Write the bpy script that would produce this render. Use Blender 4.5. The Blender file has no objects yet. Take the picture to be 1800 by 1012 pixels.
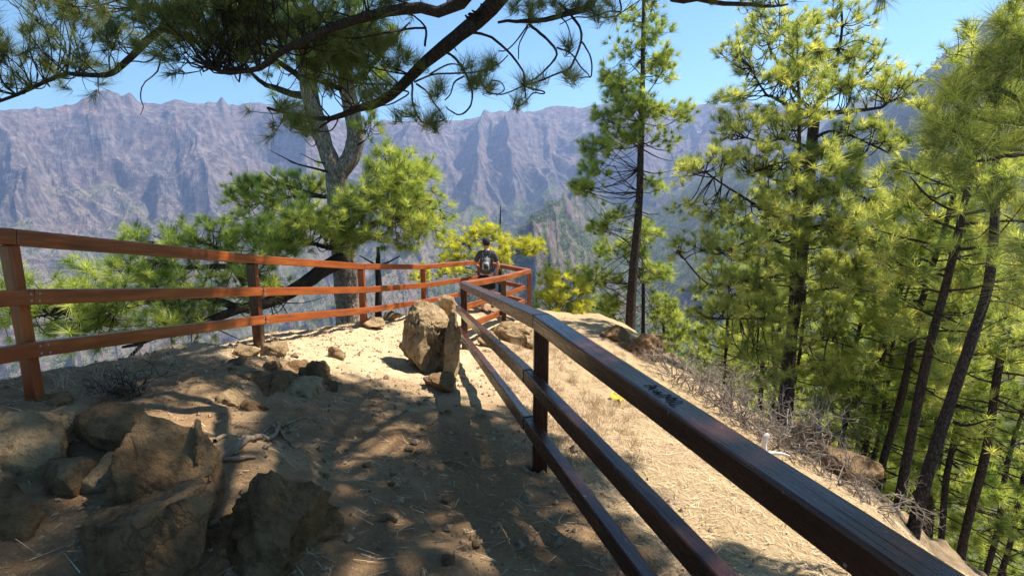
import bpy, bmesh, math, random
import numpy as np
from mathutils import Vector, Matrix

# ------------------------------------------------------------------ camera, sky, sun, exposure
SC = bpy.context.scene
COL = SC.collection
R = math.radians
CAM_Z, PITCH = 1.6, R(11.0)
SUN_EL, SUN_AZ = R(57.0), R(66.0)          # azimuth clockwise from +Y (view direction)
cam_d = bpy.data.cameras.new('camera')
cam_d.sensor_width, cam_d.lens = 36.0, 18.0
cam_d.clip_start, cam_d.clip_end = 0.05, 9000.0
cam = bpy.data.objects.new('camera', cam_d)
cam.location = (0, 0, CAM_Z)
cam.rotation_euler = (R(90) - PITCH, 0, 0)
COL.objects.link(cam)
SC.camera = cam

world = bpy.data.worlds.new('World')
SC.world = world
world.use_nodes = True
wn, wl = world.node_tree.nodes, world.node_tree.links
wn.clear()
sky = wn.new('ShaderNodeTexSky')
sky.sky_type = 'NISHITA'
sky.sun_disc = False
sky.sun_elevation = SUN_EL
sky.sun_rotation = SUN_AZ
sky.altitude = 1300
sky.air_density, sky.dust_density, sky.ozone_density = 1.0, 0.0, 2.0
bg = wn.new('ShaderNodeBackground')
bg.inputs['Strength'].default_value = 0.075
wo = wn.new('ShaderNodeOutputWorld')
tint = wn.new('ShaderNodeMix')
tint.data_type, tint.blend_type = 'RGBA', 'MULTIPLY'
tint.inputs[0].default_value = 1.0
tint.inputs[7].default_value = (0.76, 1.06, 1.06, 1)
wl.new(sky.outputs[0], tint.inputs[6])
wl.new(tint.outputs[2], bg.inputs['Color'])
wl.new(bg.outputs[0], wo.inputs['Surface'])

sun_d = bpy.data.lights.new('sun', 'SUN')
sun_d.energy, sun_d.angle, sun_d.color = 5.0, R(0.53), (1.0, 0.93, 0.82)
sun = bpy.data.objects.new('sun', sun_d)
S = Vector((math.sin(SUN_AZ) * math.cos(SUN_EL), math.cos(SUN_AZ) * math.cos(SUN_EL), math.sin(SUN_EL)))
sun.rotation_euler = S.to_track_quat('Z', 'Y').to_euler()
sun.location = (20, 10, 40)
COL.objects.link(sun)

SC.view_settings.view_transform = 'Standard'
SC.view_settings.look = 'None'
SC.view_settings.exposure = 1.32
SC.view_settings.gamma = 1.0
SC.view_settings.use_curve_mapping = False
SC.cycles.max_bounces = 6
SC.cycles.transparent_max_bounces = 4
SC.cycles.volume_bounces = 0
SC.cycles.caustics_reflective = False
SC.cycles.caustics_refractive = False
SC.cycles.use_denoising = True

# ------------------------------------------------------------------ helpers
F = 900.0
SP, CP = math.sin(PITCH), math.cos(PITCH)


def P(px, py, t):
    """world point at camera depth t seen at photograph pixel (px, py)"""
    u, v = (px - 900.0) / F, (506.0 - py) / F
    return Vector((u * t, t * (CP + v * SP), CAM_Z + t * (-SP + v * CP)))


def perm_grad(ix, iy, seed):
    h = (ix.astype(np.int64) * 374761393 + iy.astype(np.int64) * 668265263 + seed * 1442695041) & 0x7fffffff
    h = ((h ^ (h >> 13)) * 1274126177) & 0x7fffffff
    h = h ^ (h >> 16)
    a = (h % 4096) * (2 * math.pi / 4096)
    return np.cos(a), np.sin(a)


def pnoise(x, y, seed=0):
    x, y = np.asarray(x, float), np.asarray(y, float)
    x0, y0 = np.floor(x), np.floor(y)
    fx, fy = x - x0, y - y0
    ix, iy = x0.astype(np.int64), y0.astype(np.int64)
    def g(dx, dy):
        gx, gy = perm_grad(ix + dx, iy + dy, seed)
        return gx * (fx - dx) + gy * (fy - dy)
    u = fx * fx * fx * (fx * (fx * 6 - 15) + 10)
    v = fy * fy * fy * (fy * (fy * 6 - 15) + 10)
    a = g(0, 0) * (1 - u) + g(1, 0) * u
    b = g(0, 1) * (1 - u) + g(1, 1) * u
    return (a * (1 - v) + b * v) * 1.5


def fbm(x, y, oct=4, seed=0, lac=2.03, gain=0.5):
    s, a = 0.0, 1.0
    for o in range(oct):
        s = s + a * pnoise(x, y, seed + o * 17)
        x, y, a = x * lac + 13.7, y * lac - 7.3, a * gain
    return s


def ridged(x, y, oct=4, seed=0, lac=2.1, gain=0.5):
    s, a = 0.0, 1.0
    w = 1.0
    for o in range(oct):
        n = 1 - np.abs(pnoise(x, y, seed + o * 31)) * 1.6
        n = np.clip(n, 0, 1) ** 1.5
        s = s + a * n * w
        w = np.clip(n * 1.4, 0.15, 1)
        x, y, a = x * lac + 5.1, y * lac + 9.2, a * gain
    return s


def sstep(a, b, x):
    t = np.clip((x - a) / (b - a), 0, 1)
    return t * t * (3 - 2 * t)


def np_mesh(name, verts, faces, k, smooth=False, attrs=None):
    """faces: flat int array of k-gons"""
    me = bpy.data.meshes.new(name)
    verts = np.asarray(verts, np.float32)
    faces = np.asarray(faces, np.int32).ravel()
    nf = len(faces) // k
    me.vertices.add(len(verts))
    me.vertices.foreach_set('co', verts.ravel())
    me.loops.add(len(faces))
    me.loops.foreach_set('vertex_index', faces)
    me.polygons.add(nf)
    me.polygons.foreach_set('loop_start', np.arange(0, nf * k, k, dtype=np.int32))
    me.polygons.foreach_set('use_smooth', np.full(nf, smooth, bool))
    for an, arr in (attrs or {}).items():
        a = me.attributes.new(an, 'FLOAT', 'POINT')
        a.data.foreach_set('value', np.asarray(arr, np.float32))
    me.update(calc_edges=True)
    me.validate()
    return me


def link(name, me, mat, parent=None):
    o = bpy.data.objects.new(name, me)
    COL.objects.link(o)
    if mat is not None and not me.materials:
        me.materials.append(mat)
    if parent is not None:
        o.parent = parent
    return o


def tag(o, label=None, cat=None, group=None, kind=None):
    if label: o['label'] = label
    if cat: o['category'] = cat
    if group: o['group'] = group
    if kind: o['kind'] = kind
    return o


def empty(name, loc, label, cat, group=None):
    o = bpy.data.objects.new(name, None)
    o.empty_display_size = 0.2
    o.location = loc
    COL.objects.link(o)
    return tag(o, label, cat, group)


class Tubes:
    """collects tapered tubes, all built as one quad mesh"""
    def __init__(self):
        self.v, self.f, self.n = [], [], 0

    def add(self, pts, radii, k=6, cap=True, rough=0.0, rng=None):
        p = np.asarray(pts, float)
        n = len(p)
        r = np.asarray(radii, float) if np.ndim(radii) else np.full(n, radii)
        d = np.gradient(p, axis=0)
        d /= np.linalg.norm(d, axis=1, keepdims=True) + 1e-9
        ref = np.array([0, 0, 1.0]) if abs(d[0, 2]) < 0.9 else np.array([1.0, 0, 0])
        u = np.cross(d, ref)
        bad = np.linalg.norm(u, axis=1) < 0.15
        if bad.any():
            u[bad] = np.cross(d[bad], np.array([0.6, 0.8, 0.0]))
        for i in range(1, n):
            if np.dot(u[i], u[i - 1]) < 0: u[i] = -u[i]
        u /= np.linalg.norm(u, axis=1, keepdims=True) + 1e-9
        w = np.cross(d, u)
        a = np.linspace(0, 2 * math.pi, k, endpoint=False)
        rr = r[:, None] * np.ones((n, k))
        if rough and rng is not None:
            rr = rr * (1 + rough * rng.uniform(-1, 1, (n, k)))
        ring = p[:, None, :] + rr[..., None] * (np.cos(a)[None, :, None] * u[:, None, :] + np.sin(a)[None, :, None] * w[:, None, :])
        self.v.append(ring.reshape(-1, 3))
        i = np.arange(n - 1)[:, None] * k
        j = np.arange(k)[None, :]
        j2 = (j + 1) % k
        q = np.stack([i + j, i + j2, i + k + j2, i + k + j], -1).reshape(-1, 4) + self.n
        self.f.append(q)
        self.n += n * k

    def mesh(self, name, smooth=True, base=(0, 0, 0)):
        v = np.concatenate(self.v) - np.asarray(base)[None, :]
        return np_mesh(name, v, np.concatenate(self.f), 4, smooth)


def smooth_path(pts, n):
    """Catmull-Rom resampling of a coarse polyline"""
    p = np.asarray([tuple(q) for q in pts], float)
    if len(p) == 2:
        return p[0] + (p[1] - p[0]) * np.linspace(0, 1, n)[:, None]
    e = np.vstack([2 * p[0] - p[1], p, 2 * p[-1] - p[-2]])
    t = np.linspace(0, len(p) - 1 - 1e-6, n)
    i = t.astype(int)
    f = (t - i)[:, None]
    a, b, c, d = e[i], e[i + 1], e[i + 2], e[i + 3]
    return 0.5 * (2 * b + (c - a) * f + (2 * a - 5 * b + 4 * c - d) * f ** 2 + (3 * b - a - 3 * c + d) * f ** 3)


def unit(v):
    return v / (np.linalg.norm(v, axis=-1, keepdims=True) + 1e-9)


class Tufts:
    """bursts of long pine needles, one triangle each"""
    def __init__(self):
        self.pos, self.ax, self.sz = [], [], []

    def add(self, p, a, s=1.0):
        self.pos.append(tuple(p)); self.ax.append(tuple(a)); self.sz.append(s)

    def mesh(self, name, rng, K=44, length=0.22, width=0.006, base=(0, 0, 0), spread=(0.25, 1.45), shoot=0.10, droop=0.10, tint=(0, 1)):
        pos, ax, sz = np.array(self.pos), unit(np.array(self.ax)), np.array(self.sz)
        N = len(pos)
        th = rng.uniform(spread[0], spread[1], (N, K)) ** 1.0
        ph = rng.uniform(0, 2 * math.pi, (N, K))
        ref = np.where(np.abs(ax[:, 2:3]) < 0.9, np.array([[0, 0, 1.0]]), np.array([[1.0, 0, 0]]))
        u = unit(np.cross(ax, ref)); w = np.cross(ax, u)
        d = np.cos(th)[..., None] * ax[:, None] + np.sin(th)[..., None] * (np.cos(ph)[..., None] * u[:, None] + np.sin(ph)[..., None] * w[:, None])
        L = length * sz[:, None] * rng.uniform(0.7, 1.15, (N, K))
        b = pos[:, None] - ax[:, None] * (rng.uniform(0, shoot, (N, K)) * sz[:, None])[..., None]
        tip = b + d * L[..., None]
        tip[..., 2] -= droop * L * rng.uniform(0.3, 1.3, (N, K))
        side = unit(np.cross(d, rng.normal(size=(N, K, 3)))) * (width * 0.5)
        b0 = b + d * 0.01
        V = np.stack([b0 - side, b0 + side, tip], 2).reshape(-1, 3) - np.asarray(base)
        Fc = np.arange(len(V), dtype=np.int32)
        tv = rng.uniform(tint[0], tint[1], N)
        tt = np.repeat(tv, K * 3)
        al = np.tile(np.array([0, 0, 1.0]), N * K)
        return np_mesh(name, V, Fc, 3, False, {'tint': tt, 'along': al})


# ------------------------------------------------------------------ materials
class NT:
    def __init__(self, name):
        self.m = bpy.data.materials.new(name)
        self.m.use_nodes = True
        self.t = self.m.node_tree
        self.t.nodes.clear()
        self.out = self.t.nodes.new('ShaderNodeOutputMaterial')

    def n(self, typ, **kw):
        nd = self.t.nodes.new(typ)
        for k, v in kw.items():
            if k.startswith('_'):
                setattr(nd, k[1:], v)
            else:
                key = k.replace('__', ' ')
                nd.inputs[int(key[1:]) if key[0] == 'i' and key[1:].isdigit() else key].default_value = v
        return nd

    def l(self, a, b):
        self.t.links.new(a, b)

    def coords(self, scale=(1, 1, 1), obj=True):
        tc = self.n('ShaderNodeTexCoord')
        mp = self.n('ShaderNodeMapping')
        mp.inputs['Scale'].default_value = scale
        self.l(tc.outputs['Object' if obj else 'Generated'], mp.inputs['Vector'])
        return mp.outputs[0]

    def noise(self, vec, scale, detail=4, rough=0.55):
        nd = self.n('ShaderNodeTexNoise', Scale=scale, Detail=detail, Roughness=rough)
        self.l(vec, nd.inputs['Vector'])
        return nd.outputs['Fac']

    def ramp(self, fac, stops, interp='LINEAR'):
        nd = self.n('ShaderNodeValToRGB')
        cr = nd.color_ramp
        cr.interpolation = interp
        while len(cr.elements) < len(stops): cr.elements.new(0.5)
        for e, (p, c) in zip(cr.elements, stops):
            e.position = p
            e.color = (*c, 1) if len(c) == 3 else c
        self.l(fac, nd.inputs['Fac'])
        return nd.outputs['Color']

    def mix(self, fac, a, b, mode='MIX'):
        nd = self.n('ShaderNodeMix', _data_type='RGBA', _blend_type=mode)
        for s, v in ((nd.inputs[0], fac), (nd.inputs[6], a), (nd.inputs[7], b)):
            if hasattr(v, 'is_linked') or hasattr(v, 'links'): self.l(v, s)
            elif isinstance(v, (int, float)): s.default_value = v
            else: s.default_value = (*v, 1)
        return nd.outputs[2]

    def math(self, op, a, b=None, c=None, clamp=False):
        nd = self.n('ShaderNodeMath', _operation=op, _use_clamp=clamp)
        for i, v in enumerate((a, b, c)):
            if v is None: continue
            if hasattr(v, 'links'): self.l(v, nd.inputs[i])
            else: nd.inputs[i].default_value = v
        return nd.outputs[0]

    def attr(self, name):
        nd = self.n('ShaderNodeAttribute', _attribute_name=name)
        return nd.outputs['Fac']

    def bump(self, h, strength=0.5, dist=0.02, normal=None):
        nd = self.n('ShaderNodeBump', Strength=strength, Distance=dist)
        self.l(h, nd.inputs['Height'])
        if normal is not None: self.l(normal, nd.inputs['Normal'])
        return nd.outputs[0]

    def principled(self, color, rough=0.8, normal=None, spec=0.3, **kw):
        b = self.n('ShaderNodeBsdfPrincipled')
        for s, v in ((b.inputs['Base Color'], color), (b.inputs['Roughness'], rough), (b.inputs['Specular IOR Level'], spec)):
            if hasattr(v, 'links'): self.l(v, s)
            elif isinstance(v, (int, float)): s.default_value = v
            else: s.default_value = (*v, 1)
        if normal is not None: self.l(normal, b.inputs['Normal'])
        for k, v in kw.items():
            b.inputs[k.replace('_', ' ')].default_value = v
        self.l(b.outputs[0], self.out.inputs['Surface'])
        return b


def mat_needles(name, dark, mid, light, trans=0.45):
    m = NT(name)
    t = m.attr('tint')
    col = m.ramp(t, [(0.0, dark), (0.5, mid), (1.0, light)])
    tip = m.attr('along')
    col = m.mix(m.math('MULTIPLY', tip, 0.25), col, (0.50, 0.50, 0.16))
    d = m.n('ShaderNodeBsdfDiffuse'); m.l(col, d.inputs['Color'])
    tr = m.n('ShaderNodeBsdfTranslucent')
    c2 = m.mix(1.0, col, (1.25, 1.2, 0.7), 'MULTIPLY'); m.l(c2, tr.inputs['Color'])
    mx = m.n('ShaderNodeMixShader'); mx.inputs[0].default_value = trans
    m.l(d.outputs[0], mx.inputs[1]); m.l(tr.outputs[0], mx.inputs[2])
    gl = m.n('ShaderNodeBsdfGlossy', Roughness=0.55); gl.inputs['Color'].default_value = (0.8, 0.8, 0.75, 1)
    m2 = m.n('ShaderNodeMixShader'); m2.inputs[0].default_value = 0.03
    m.l(mx.outputs[0], m2.inputs[1]); m.l(gl.outputs[0], m2.inputs[2])
    m.l(m2.outputs[0], m.out.inputs['Surface'])
    return m.m


def mat_bark(name, c0, c1, c2, scale=9.0):
    m = NT(name)
    v = m.coords((1, 1, 0.45))
    vo = m.n('ShaderNodeTexVoronoi', _feature='DISTANCE_TO_EDGE', Scale=scale)
    nz = m.noise(v, 6, 4)
    wv = m.n('ShaderNodeVectorMath', _operation='ADD'); m.l(v, wv.inputs[0])
    sc = m.n('ShaderNodeVectorMath', _operation='SCALE'); sc.inputs['Scale'].default_value = 0.16
    nzc = m.n('ShaderNodeTexNoise', Scale=7.0); m.l(v, nzc.inputs['Vector'])
    m.l(nzc.outputs['Color'], sc.inputs[0]); m.l(sc.outputs[0], wv.inputs[1])
    m.l(wv.outputs[0], vo.inputs['Vector'])
    nb = m.noise(m.coords((1, 1, 0.3)), scale * 1.6, 5, 0.7)
    plate = m.math('MINIMUM', m.math('MULTIPLY', vo.outputs['Distance'], 5.0), 1.0)
    plate = m.math('MULTIPLY', m.math('ADD', m.math('MULTIPLY', plate, 0.45), 0.55), m.math('MULTIPLY', nb, 1.5), clamp=True)
    col = m.ramp(plate, [(0.22, c0), (0.5, c1), (0.95, c2)])
    col = m.mix(m.math('MULTIPLY', nz, 0.4), col, c1)
    h = m.math('ADD', plate, m.math('MULTIPLY', m.noise(v, 40, 4), 0.5))
    m.principled(col, 0.9, m.bump(h, 0.9, 0.03), 0.15)
    return m.m


def mat_wood_paint(name, c0, c1, c2, cb, gloss):
    """glossy stain on the railing beams, worn along the grain"""
    m = NT(name)
    tc = m.n('ShaderNodeTexCoord')
    mp = m.n('ShaderNodeMapping'); mp.inputs['Scale'].default_value = (1.2, 14, 14)
    m.l(tc.outputs['Object'], mp.inputs['Vector'])
    v = mp.outputs[0]
    oi = m.n('ShaderNodeObjectInfo')
    off = m.n('ShaderNodeVectorMath', _operation='ADD'); m.l(v, off.inputs[0])
    cmb = m.n('ShaderNodeCombineXYZ'); m.l(m.math('MULTIPLY', oi.outputs['Random'], 40.0), cmb.inputs[0]); m.l(cmb.outputs[0], off.inputs[1])
    v = off.outputs[0]
    g = m.noise(v, 1.6, 6, 0.65)
    g2 = m.noise(v, 6.0, 5, 0.7)
    col = m.ramp(g, [(0.25, c0), (0.5, c1), (0.75, c2)])
    blot = m.noise(m.coords((1, 1, 1)), 3.0, 4)
    col = m.mix(m.ramp(blot, [(0.45, (0, 0, 0)), (0.75, (0.6, 0.6, 0.6))]), col, cb)
    # small chips to bare pale wood
    chip = m.noise(m.coords((1, 1, 1)), 26, 3, 0.6)
    col = m.mix(m.ramp(chip, [(0.70, (0, 0, 0)), (0.74, (1, 1, 1))]), col, (0.36, 0.22, 0.14))
    col = m.mix(m.math('MULTIPLY', oi.outputs['Random'], 0.35), col, c1)
    mp2 = m.n('ShaderNodeMapping'); mp2.inputs['Scale'].default_value = (0.7, 60, 60)
    m.l(tc.outputs['Object'], mp2.inputs['Vector'])
    ck = m.ramp(m.noise(mp2.outputs[0], 1.5, 3, 0.6), [(0.30, (0, 0, 0)), (0.36, (1, 1, 1))])
    col = m.mix(m.math('MULTIPLY', m.math('SUBTRACT', 1.0, ck), 0.7), col, (0.015, 0.006, 0.004))
    h = m.math('ADD', g, m.math('MULTIPLY', g2, 0.5))
    h = m.math('ADD', h, ck)
    rg = m.ramp(g2, [(0.3, (gloss,) * 3), (0.7, (gloss + .22,) * 3)])
    m.principled(col, rg, m.bump(h, 0.35, 0.006), 0.5)
    return m.m


def mat_rock(name, a, b, c, scale=1.0, dark=(0.10, 0.07, 0.045)):
    m = NT(name)
    oi = m.n('ShaderNodeObjectInfo')
    v0 = m.coords((1, 1, 1))
    ad = m.n('ShaderNodeVectorMath', _operation='ADD'); m.l(v0, ad.inputs[0])
    cmb = m.n('ShaderNodeCombineXYZ'); m.l(m.math('MULTIPLY', oi.outputs['Random'], 30.0), cmb.inputs[0]); m.l(cmb.outputs[0], ad.inputs[1])
    v = ad.outputs[0]
    n1 = m.noise(v, 2.2 * scale, 8, 0.62)
    n2 = m.noise(v, 11 * scale, 8, 0.7)
    n3 = m.noise(v, 60 * scale, 4, 0.7)
    col = m.ramp(n1, [(0.3, a), (0.5, b), (0.72, c)])
    col = m.mix(m.ramp(n2, [(0.48, (0, 0, 0)), (0.66, (0.8,) * 3)]), col, dark)
    vo = m.n('ShaderNodeTexVoronoi', _feature='DISTANCE_TO_EDGE', Scale=3.2 * scale); 
    wv = m.n('ShaderNodeVectorMath', _operation='ADD'); m.l(v, wv.inputs[0])
    nzc = m.n('ShaderNodeTexNoise', Scale=5.0 * scale, Detail=5.0); m.l(v, nzc.inputs['Vector'])
    sc = m.n('ShaderNodeVectorMath', _operation='SCALE'); sc.inputs['Scale'].default_value = 0.5 / scale
    m.l(nzc.outputs['Color'], sc.inputs[0]); m.l(sc.outputs[0], wv.inputs[1]); m.l(wv.outputs[0], vo.inputs['Vector'])
    crack = m.ramp(vo.outputs['Distance'], [(0.0, (0,) * 3), (0.035, (1,) * 3)])
    crk = m.ramp(m.noise(v, 1.3 * scale, 2), [(0.45, (1,) * 3), (0.6, (0,) * 3)])
    crack = m.math('MAXIMUM', crack, crk)
    col = m.mix(m.math('MULTIPLY', m.math('SUBTRACT', 1.0, crack), 0.35), col, dark)
    h = m.math('ADD', m.math('MULTIPLY', n2, 1.0), m.math('MULTIPLY', n3, 0.25))
    h = m.math('ADD', h, m.math('MULTIPLY', crack, 0.25))
    m.principled(col, 0.92, m.bump(h, 1.0, 0.08), 0.15)
    return m.m


def mat_simple(name, col, rough=0.8, var=0.25, scale=20.0, bump=0.2, spec=0.3, sheen=0):
    m = NT(name)
    v = m.coords((1, 1, 1))
    n = m.noise(v, scale, 5, 0.6)
    d = tuple(x * (1 - var) for x in col)
    u = tuple(min(1, x * (1 + var)) for x in col)
    c = m.ramp(n, [(0.3, d), (0.7, u)])
    m.principled(c, rough, m.bump(n, bump, 0.01), spec)
    return m.m


def mat_ground():
    m = NT('dirt_ground')
    v = m.coords((1, 1, 1))
    lit = m.attr('litter')
    rk = m.attr('rocky')
    n1 = m.noise(v, 0.9, 6, 0.6)
    n2 = m.noise(v, 6, 8, 0.68)
    n3 = m.noise(v, 45, 6, 0.7)
    n4 = m.noise(v, 170, 3, 0.6)
    dirt = m.ramp(n1, [(0.3, (0.21, 0.122, 0.062)), (0.5, (0.30, 0.19, 0.10)), (0.7, (0.40, 0.28, 0.155))])
    dirt = m.mix(m.ramp(n2, [(0.42, (0, 0, 0)), (0.7, (0.75,) * 3)]), dirt, (0.22, 0.125, 0.062))
    dirt = m.mix(m.ramp(n3, [(0.52, (0, 0, 0)), (0.75, (0.6,) * 3)]), dirt, (0.50, 0.39, 0.25))
    dirt = m.mix(m.ramp(n4, [(0.56, (0, 0, 0)), (0.7, (0.5,) * 3)]), dirt, (0.15, 0.09, 0.05))
    sand = m.ramp(n2, [(0.35, (0.50, 0.37, 0.215)), (0.7, (0.66, 0.53, 0.34))])
    sf = m.math('ADD', m.attr('sandy'), m.math('MULTIPLY', m.math('SUBTRACT', n1, 0.5), 0.8), clamp=True)
    dirt = m.mix(m.math('MULTIPLY', sf, 0.9), dirt, sand)
    straw = m.ramp(n3, [(0.32, (0.18, 0.11, 0.06)), (0.5, (0.40, 0.28, 0.165)), (0.7, (0.57, 0.44, 0.29))])
    straw = m.mix(m.ramp(n1, [(0.42, (0, 0, 0)), (0.68, (0.7,) * 3)]), straw, (0.42, 0.33, 0.17))
    fac = m.math('ADD', lit, m.math('MULTIPLY', m.math('SUBTRACT', n2, 0.5), 0.9), clamp=True)
    fac = m.ramp(fac, [(0.35, (0,) * 3), (0.65, (1,) * 3)])
    col = m.mix(fac, dirt, straw)
    rock = m.ramp(n2, [(0.3, (0.15, 0.10, 0.065)), (0.55, (0.28, 0.20, 0.12)), (0.75, (0.38, 0.28, 0.17))])
    rf = m.ramp(m.math('ADD', rk, m.math('MULTIPLY', m.math('SUBTRACT', n2, 0.5), 0.8)), [(0.4, (0,) * 3), (0.7, (1,) * 3)])
    col = m.mix(rf, col, rock)
    h = m.math('ADD', m.math('MULTIPLY', n2, 1.0), m.math('MULTIPLY', n3, 0.45))
    h = m.math('ADD', h, m.math('MULTIPLY', n4, 0.15))
    m.principled(col, 0.95, m.bump(h, 1.0, 0.05), 0.1)
    return m.m


def mat_mountain():
    m = NT('mountain_rock')
    v = m.coords((1, 1, 1))
    veg = m.attr('veg'); cliff = m.attr('cliff'); red = m.attr('red')
    vs = m.coords((1, 1, 0.22))
    n1 = m.noise(v, 0.010, 8, 0.65)
    n2 = m.noise(vs, 0.055, 8, 0.7)
    n3 = m.noise(v, 0.20, 5, 0.7)
    rock = m.ramp(n2, [(0.34, (0.026, 0.022, 0.023)), (0.48, (0.105, 0.084, 0.079)), (0.64, (0.28, 0.232, 0.21))])
    rock = m.mix(m.ramp(n1, [(0.45, (0, 0, 0)), (0.68, (0.65,) * 3)]), rock, (0.20, 0.125, 0.095))
    soil = m.ramp(n3, [(0.3, (0.14, 0.105, 0.072)), (0.7, (0.30, 0.245, 0.18))])
    green = m.ramp(n3, [(0.35, (0.035, 0.055, 0.016)), (0.5, (0.075, 0.105, 0.03)), (0.7, (0.15, 0.17, 0.06))])
    cf = m.ramp(m.math('ADD', cliff, m.math('MULTIPLY', m.math('SUBTRACT', n2, 0.5), 0.5)), [(0.35, (0,) * 3), (0.6, (1,) * 3)])
    col = m.mix(cf, soil, rock)
    gf = m.ramp(m.math('ADD', veg, m.math('MULTIPLY', m.math('SUBTRACT', n3, 0.5), 1.6)), [(0.42, (0,) * 3), (0.62, (0.9,) * 3)])
    col = m.mix(gf, col, green)
    rf = m.ramp(m.math('ADD', red, m.math('MULTIPLY', m.math('SUBTRACT', n2, 0.5), 0.9)), [(0.45, (0,) * 3), (0.7, (0.8,) * 3)])
    col = m.mix(rf, col, (0.38, 0.21, 0.13))
    n5 = m.noise(v, 0.45, 4, 0.75)
    col = m.mix(m.ramp(n5, [(0.50, (0, 0, 0)), (0.62, (0.65,) * 3)]), col, (0.035, 0.038, 0.022))
    n6 = m.noise(m.coords((0.25, 0.25, 1.0)), 0.11, 5, 0.6)
    col = m.mix(m.ramp(n6, [(0.52, (0, 0, 0)), (0.60, (0.35,) * 3)]), col, (0.29, 0.235, 0.20))
    h = m.math('ADD', m.math('MULTIPLY', n2, 9.0), m.math('MULTIPLY', n3, 5.0))
    h = m.math('ADD', h, m.math('MULTIPLY', n5, 2.0))
    m.principled(col, 0.95, m.bump(h, 0.9, 1.0), 0.05)
    return m.m


M = {}
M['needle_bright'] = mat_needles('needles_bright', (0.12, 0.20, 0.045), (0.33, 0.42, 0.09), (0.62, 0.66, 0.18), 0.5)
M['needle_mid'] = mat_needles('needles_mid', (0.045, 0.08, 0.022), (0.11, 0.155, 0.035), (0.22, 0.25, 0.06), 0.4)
M['needle_yellow'] = mat_needles('needles_yellow', (0.26, 0.30, 0.04), (0.52, 0.52, 0.055), (0.75, 0.71, 0.09), 0.5)
M['needle_olive'] = mat_needles('needles_olive', (0.16, 0.22, 0.06), (0.42, 0.48, 0.13), (0.74, 0.72, 0.25), 0.5)
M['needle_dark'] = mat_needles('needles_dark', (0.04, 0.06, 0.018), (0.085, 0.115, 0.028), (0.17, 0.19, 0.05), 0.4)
M['needle_shade'] = mat_needles('needles_shade_canopy', (0.03, 0.045, 0.016), (0.05, 0.07, 0.02), (0.08, 0.10, 0.03), 0.15)  # dark, nearly opaque needles so the unseen canopy casts deeper shade
M['bark_dark'] = mat_bark('bark_dark', (0.008, 0.006, 0.005), (0.042, 0.029, 0.023), (0.13, 0.095, 0.072), 20.0)
M['bark_grey'] = mat_bark('bark_grey', (0.03, 0.02, 0.016), (0.19, 0.14, 0.11), (0.50, 0.43, 0.38), 15.0)
M['bark_limb'] = mat_bark('bark_limb', (0.012, 0.009, 0.008), (0.042, 0.030, 0.024), (0.085, 0.062, 0.048), 26.0)
M['dead_wood'] = mat_simple('dead_wood', (0.24, 0.20, 0.165), 0.9, 0.45, 14, 0.5, 0.1)
M['white_wood'] = mat_simple('bleached_wood', (0.62, 0.58, 0.55), 0.8, 0.2, 18, 0.3, 0.1)
M['black_wood'] = mat_simple('charred_wood', (0.035, 0.028, 0.025), 0.9, 0.4, 12, 0.5, 0.1)
M['root_wood'] = mat_simple('root_wood', (0.23, 0.17, 0.115), 0.9, 0.35, 16, 0.5, 0.1)
M['stain_sunlit'] = mat_wood_paint('stain_sunlit_tone', (0.08, 0.018, 0.006), (0.25, 0.058, 0.009), (0.44, 0.125, 0.017), (0.13, 0.029, 0.008), 0.34)  # railing stain with the sunlight on the left run put into its colour
M['stain_shaded'] = mat_wood_paint('stain_shaded_tone', (0.024, 0.008, 0.005), (0.05, 0.016, 0.008), (0.10, 0.031, 0.013), (0.032, 0.011, 0.007), 0.16)  # same stain darkened: shade over the right-hand run painted into the colour
M['screw'] = mat_simple('screw_metal', (0.30, 0.27, 0.25), 0.45, 0.3, 60, 0.1, 0.5)
M['rock_tan'] = mat_rock('rock_tan', (0.26, 0.165, 0.080), (0.40, 0.275, 0.145), (0.52, 0.385, 0.225))
M['rock_brown'] = mat_rock('rock_brown', (0.19, 0.105, 0.048), (0.30, 0.18, 0.085), (0.42, 0.28, 0.145), 1.3, (0.10, 0.056, 0.030))
M['ground'] = mat_ground()
M['mountain'] = mat_mountain()

# ------------------------------------------------------------------ ground heights
PY = np.array([-8, 0, 3, 6, 9, 11, 13, 15, 17, 20, 26, 40, 80])
PZ = np.array([1.2, 0.2, -0.28, -0.76, -1.22, -1.42, -1.58, -1.9, -3.0, -5.8, -11.5, -24, -60.0])
LX_Y = np.array([-8, 0, 3.0, 5.8, 8.1, 10.4, 13.2, 16, 40])
LX = np.array([-3.6, -3.4, -3.25, -3.1, -2.6, -1.95, -1.0, 0.0, 8.0])      # left fence line
RX = np.array([1.6, 1.2, 0.22, -0.25, -0.72, -0.15, 0.3, 0.6, 8.0])
RX_Y = np.array([-8, 0, 3.3, 5.5, 7.7, 9.9, 12.2, 16, 40])


BANKS = [(-2.05, 2.45, .30, .07), (-1.62, 2.02, .28, .08), (-1.15, 1.95, .28, .07), (-2.35, 2.2, .25, .07), (-1.25, 2.45, .30, .08), (-2.0, 1.85, .3, .07), (-2.1, 4.35, .4, .07), (-1.7, 4.5, .35, .06)]   # soil banked between and against the rocks


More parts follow.
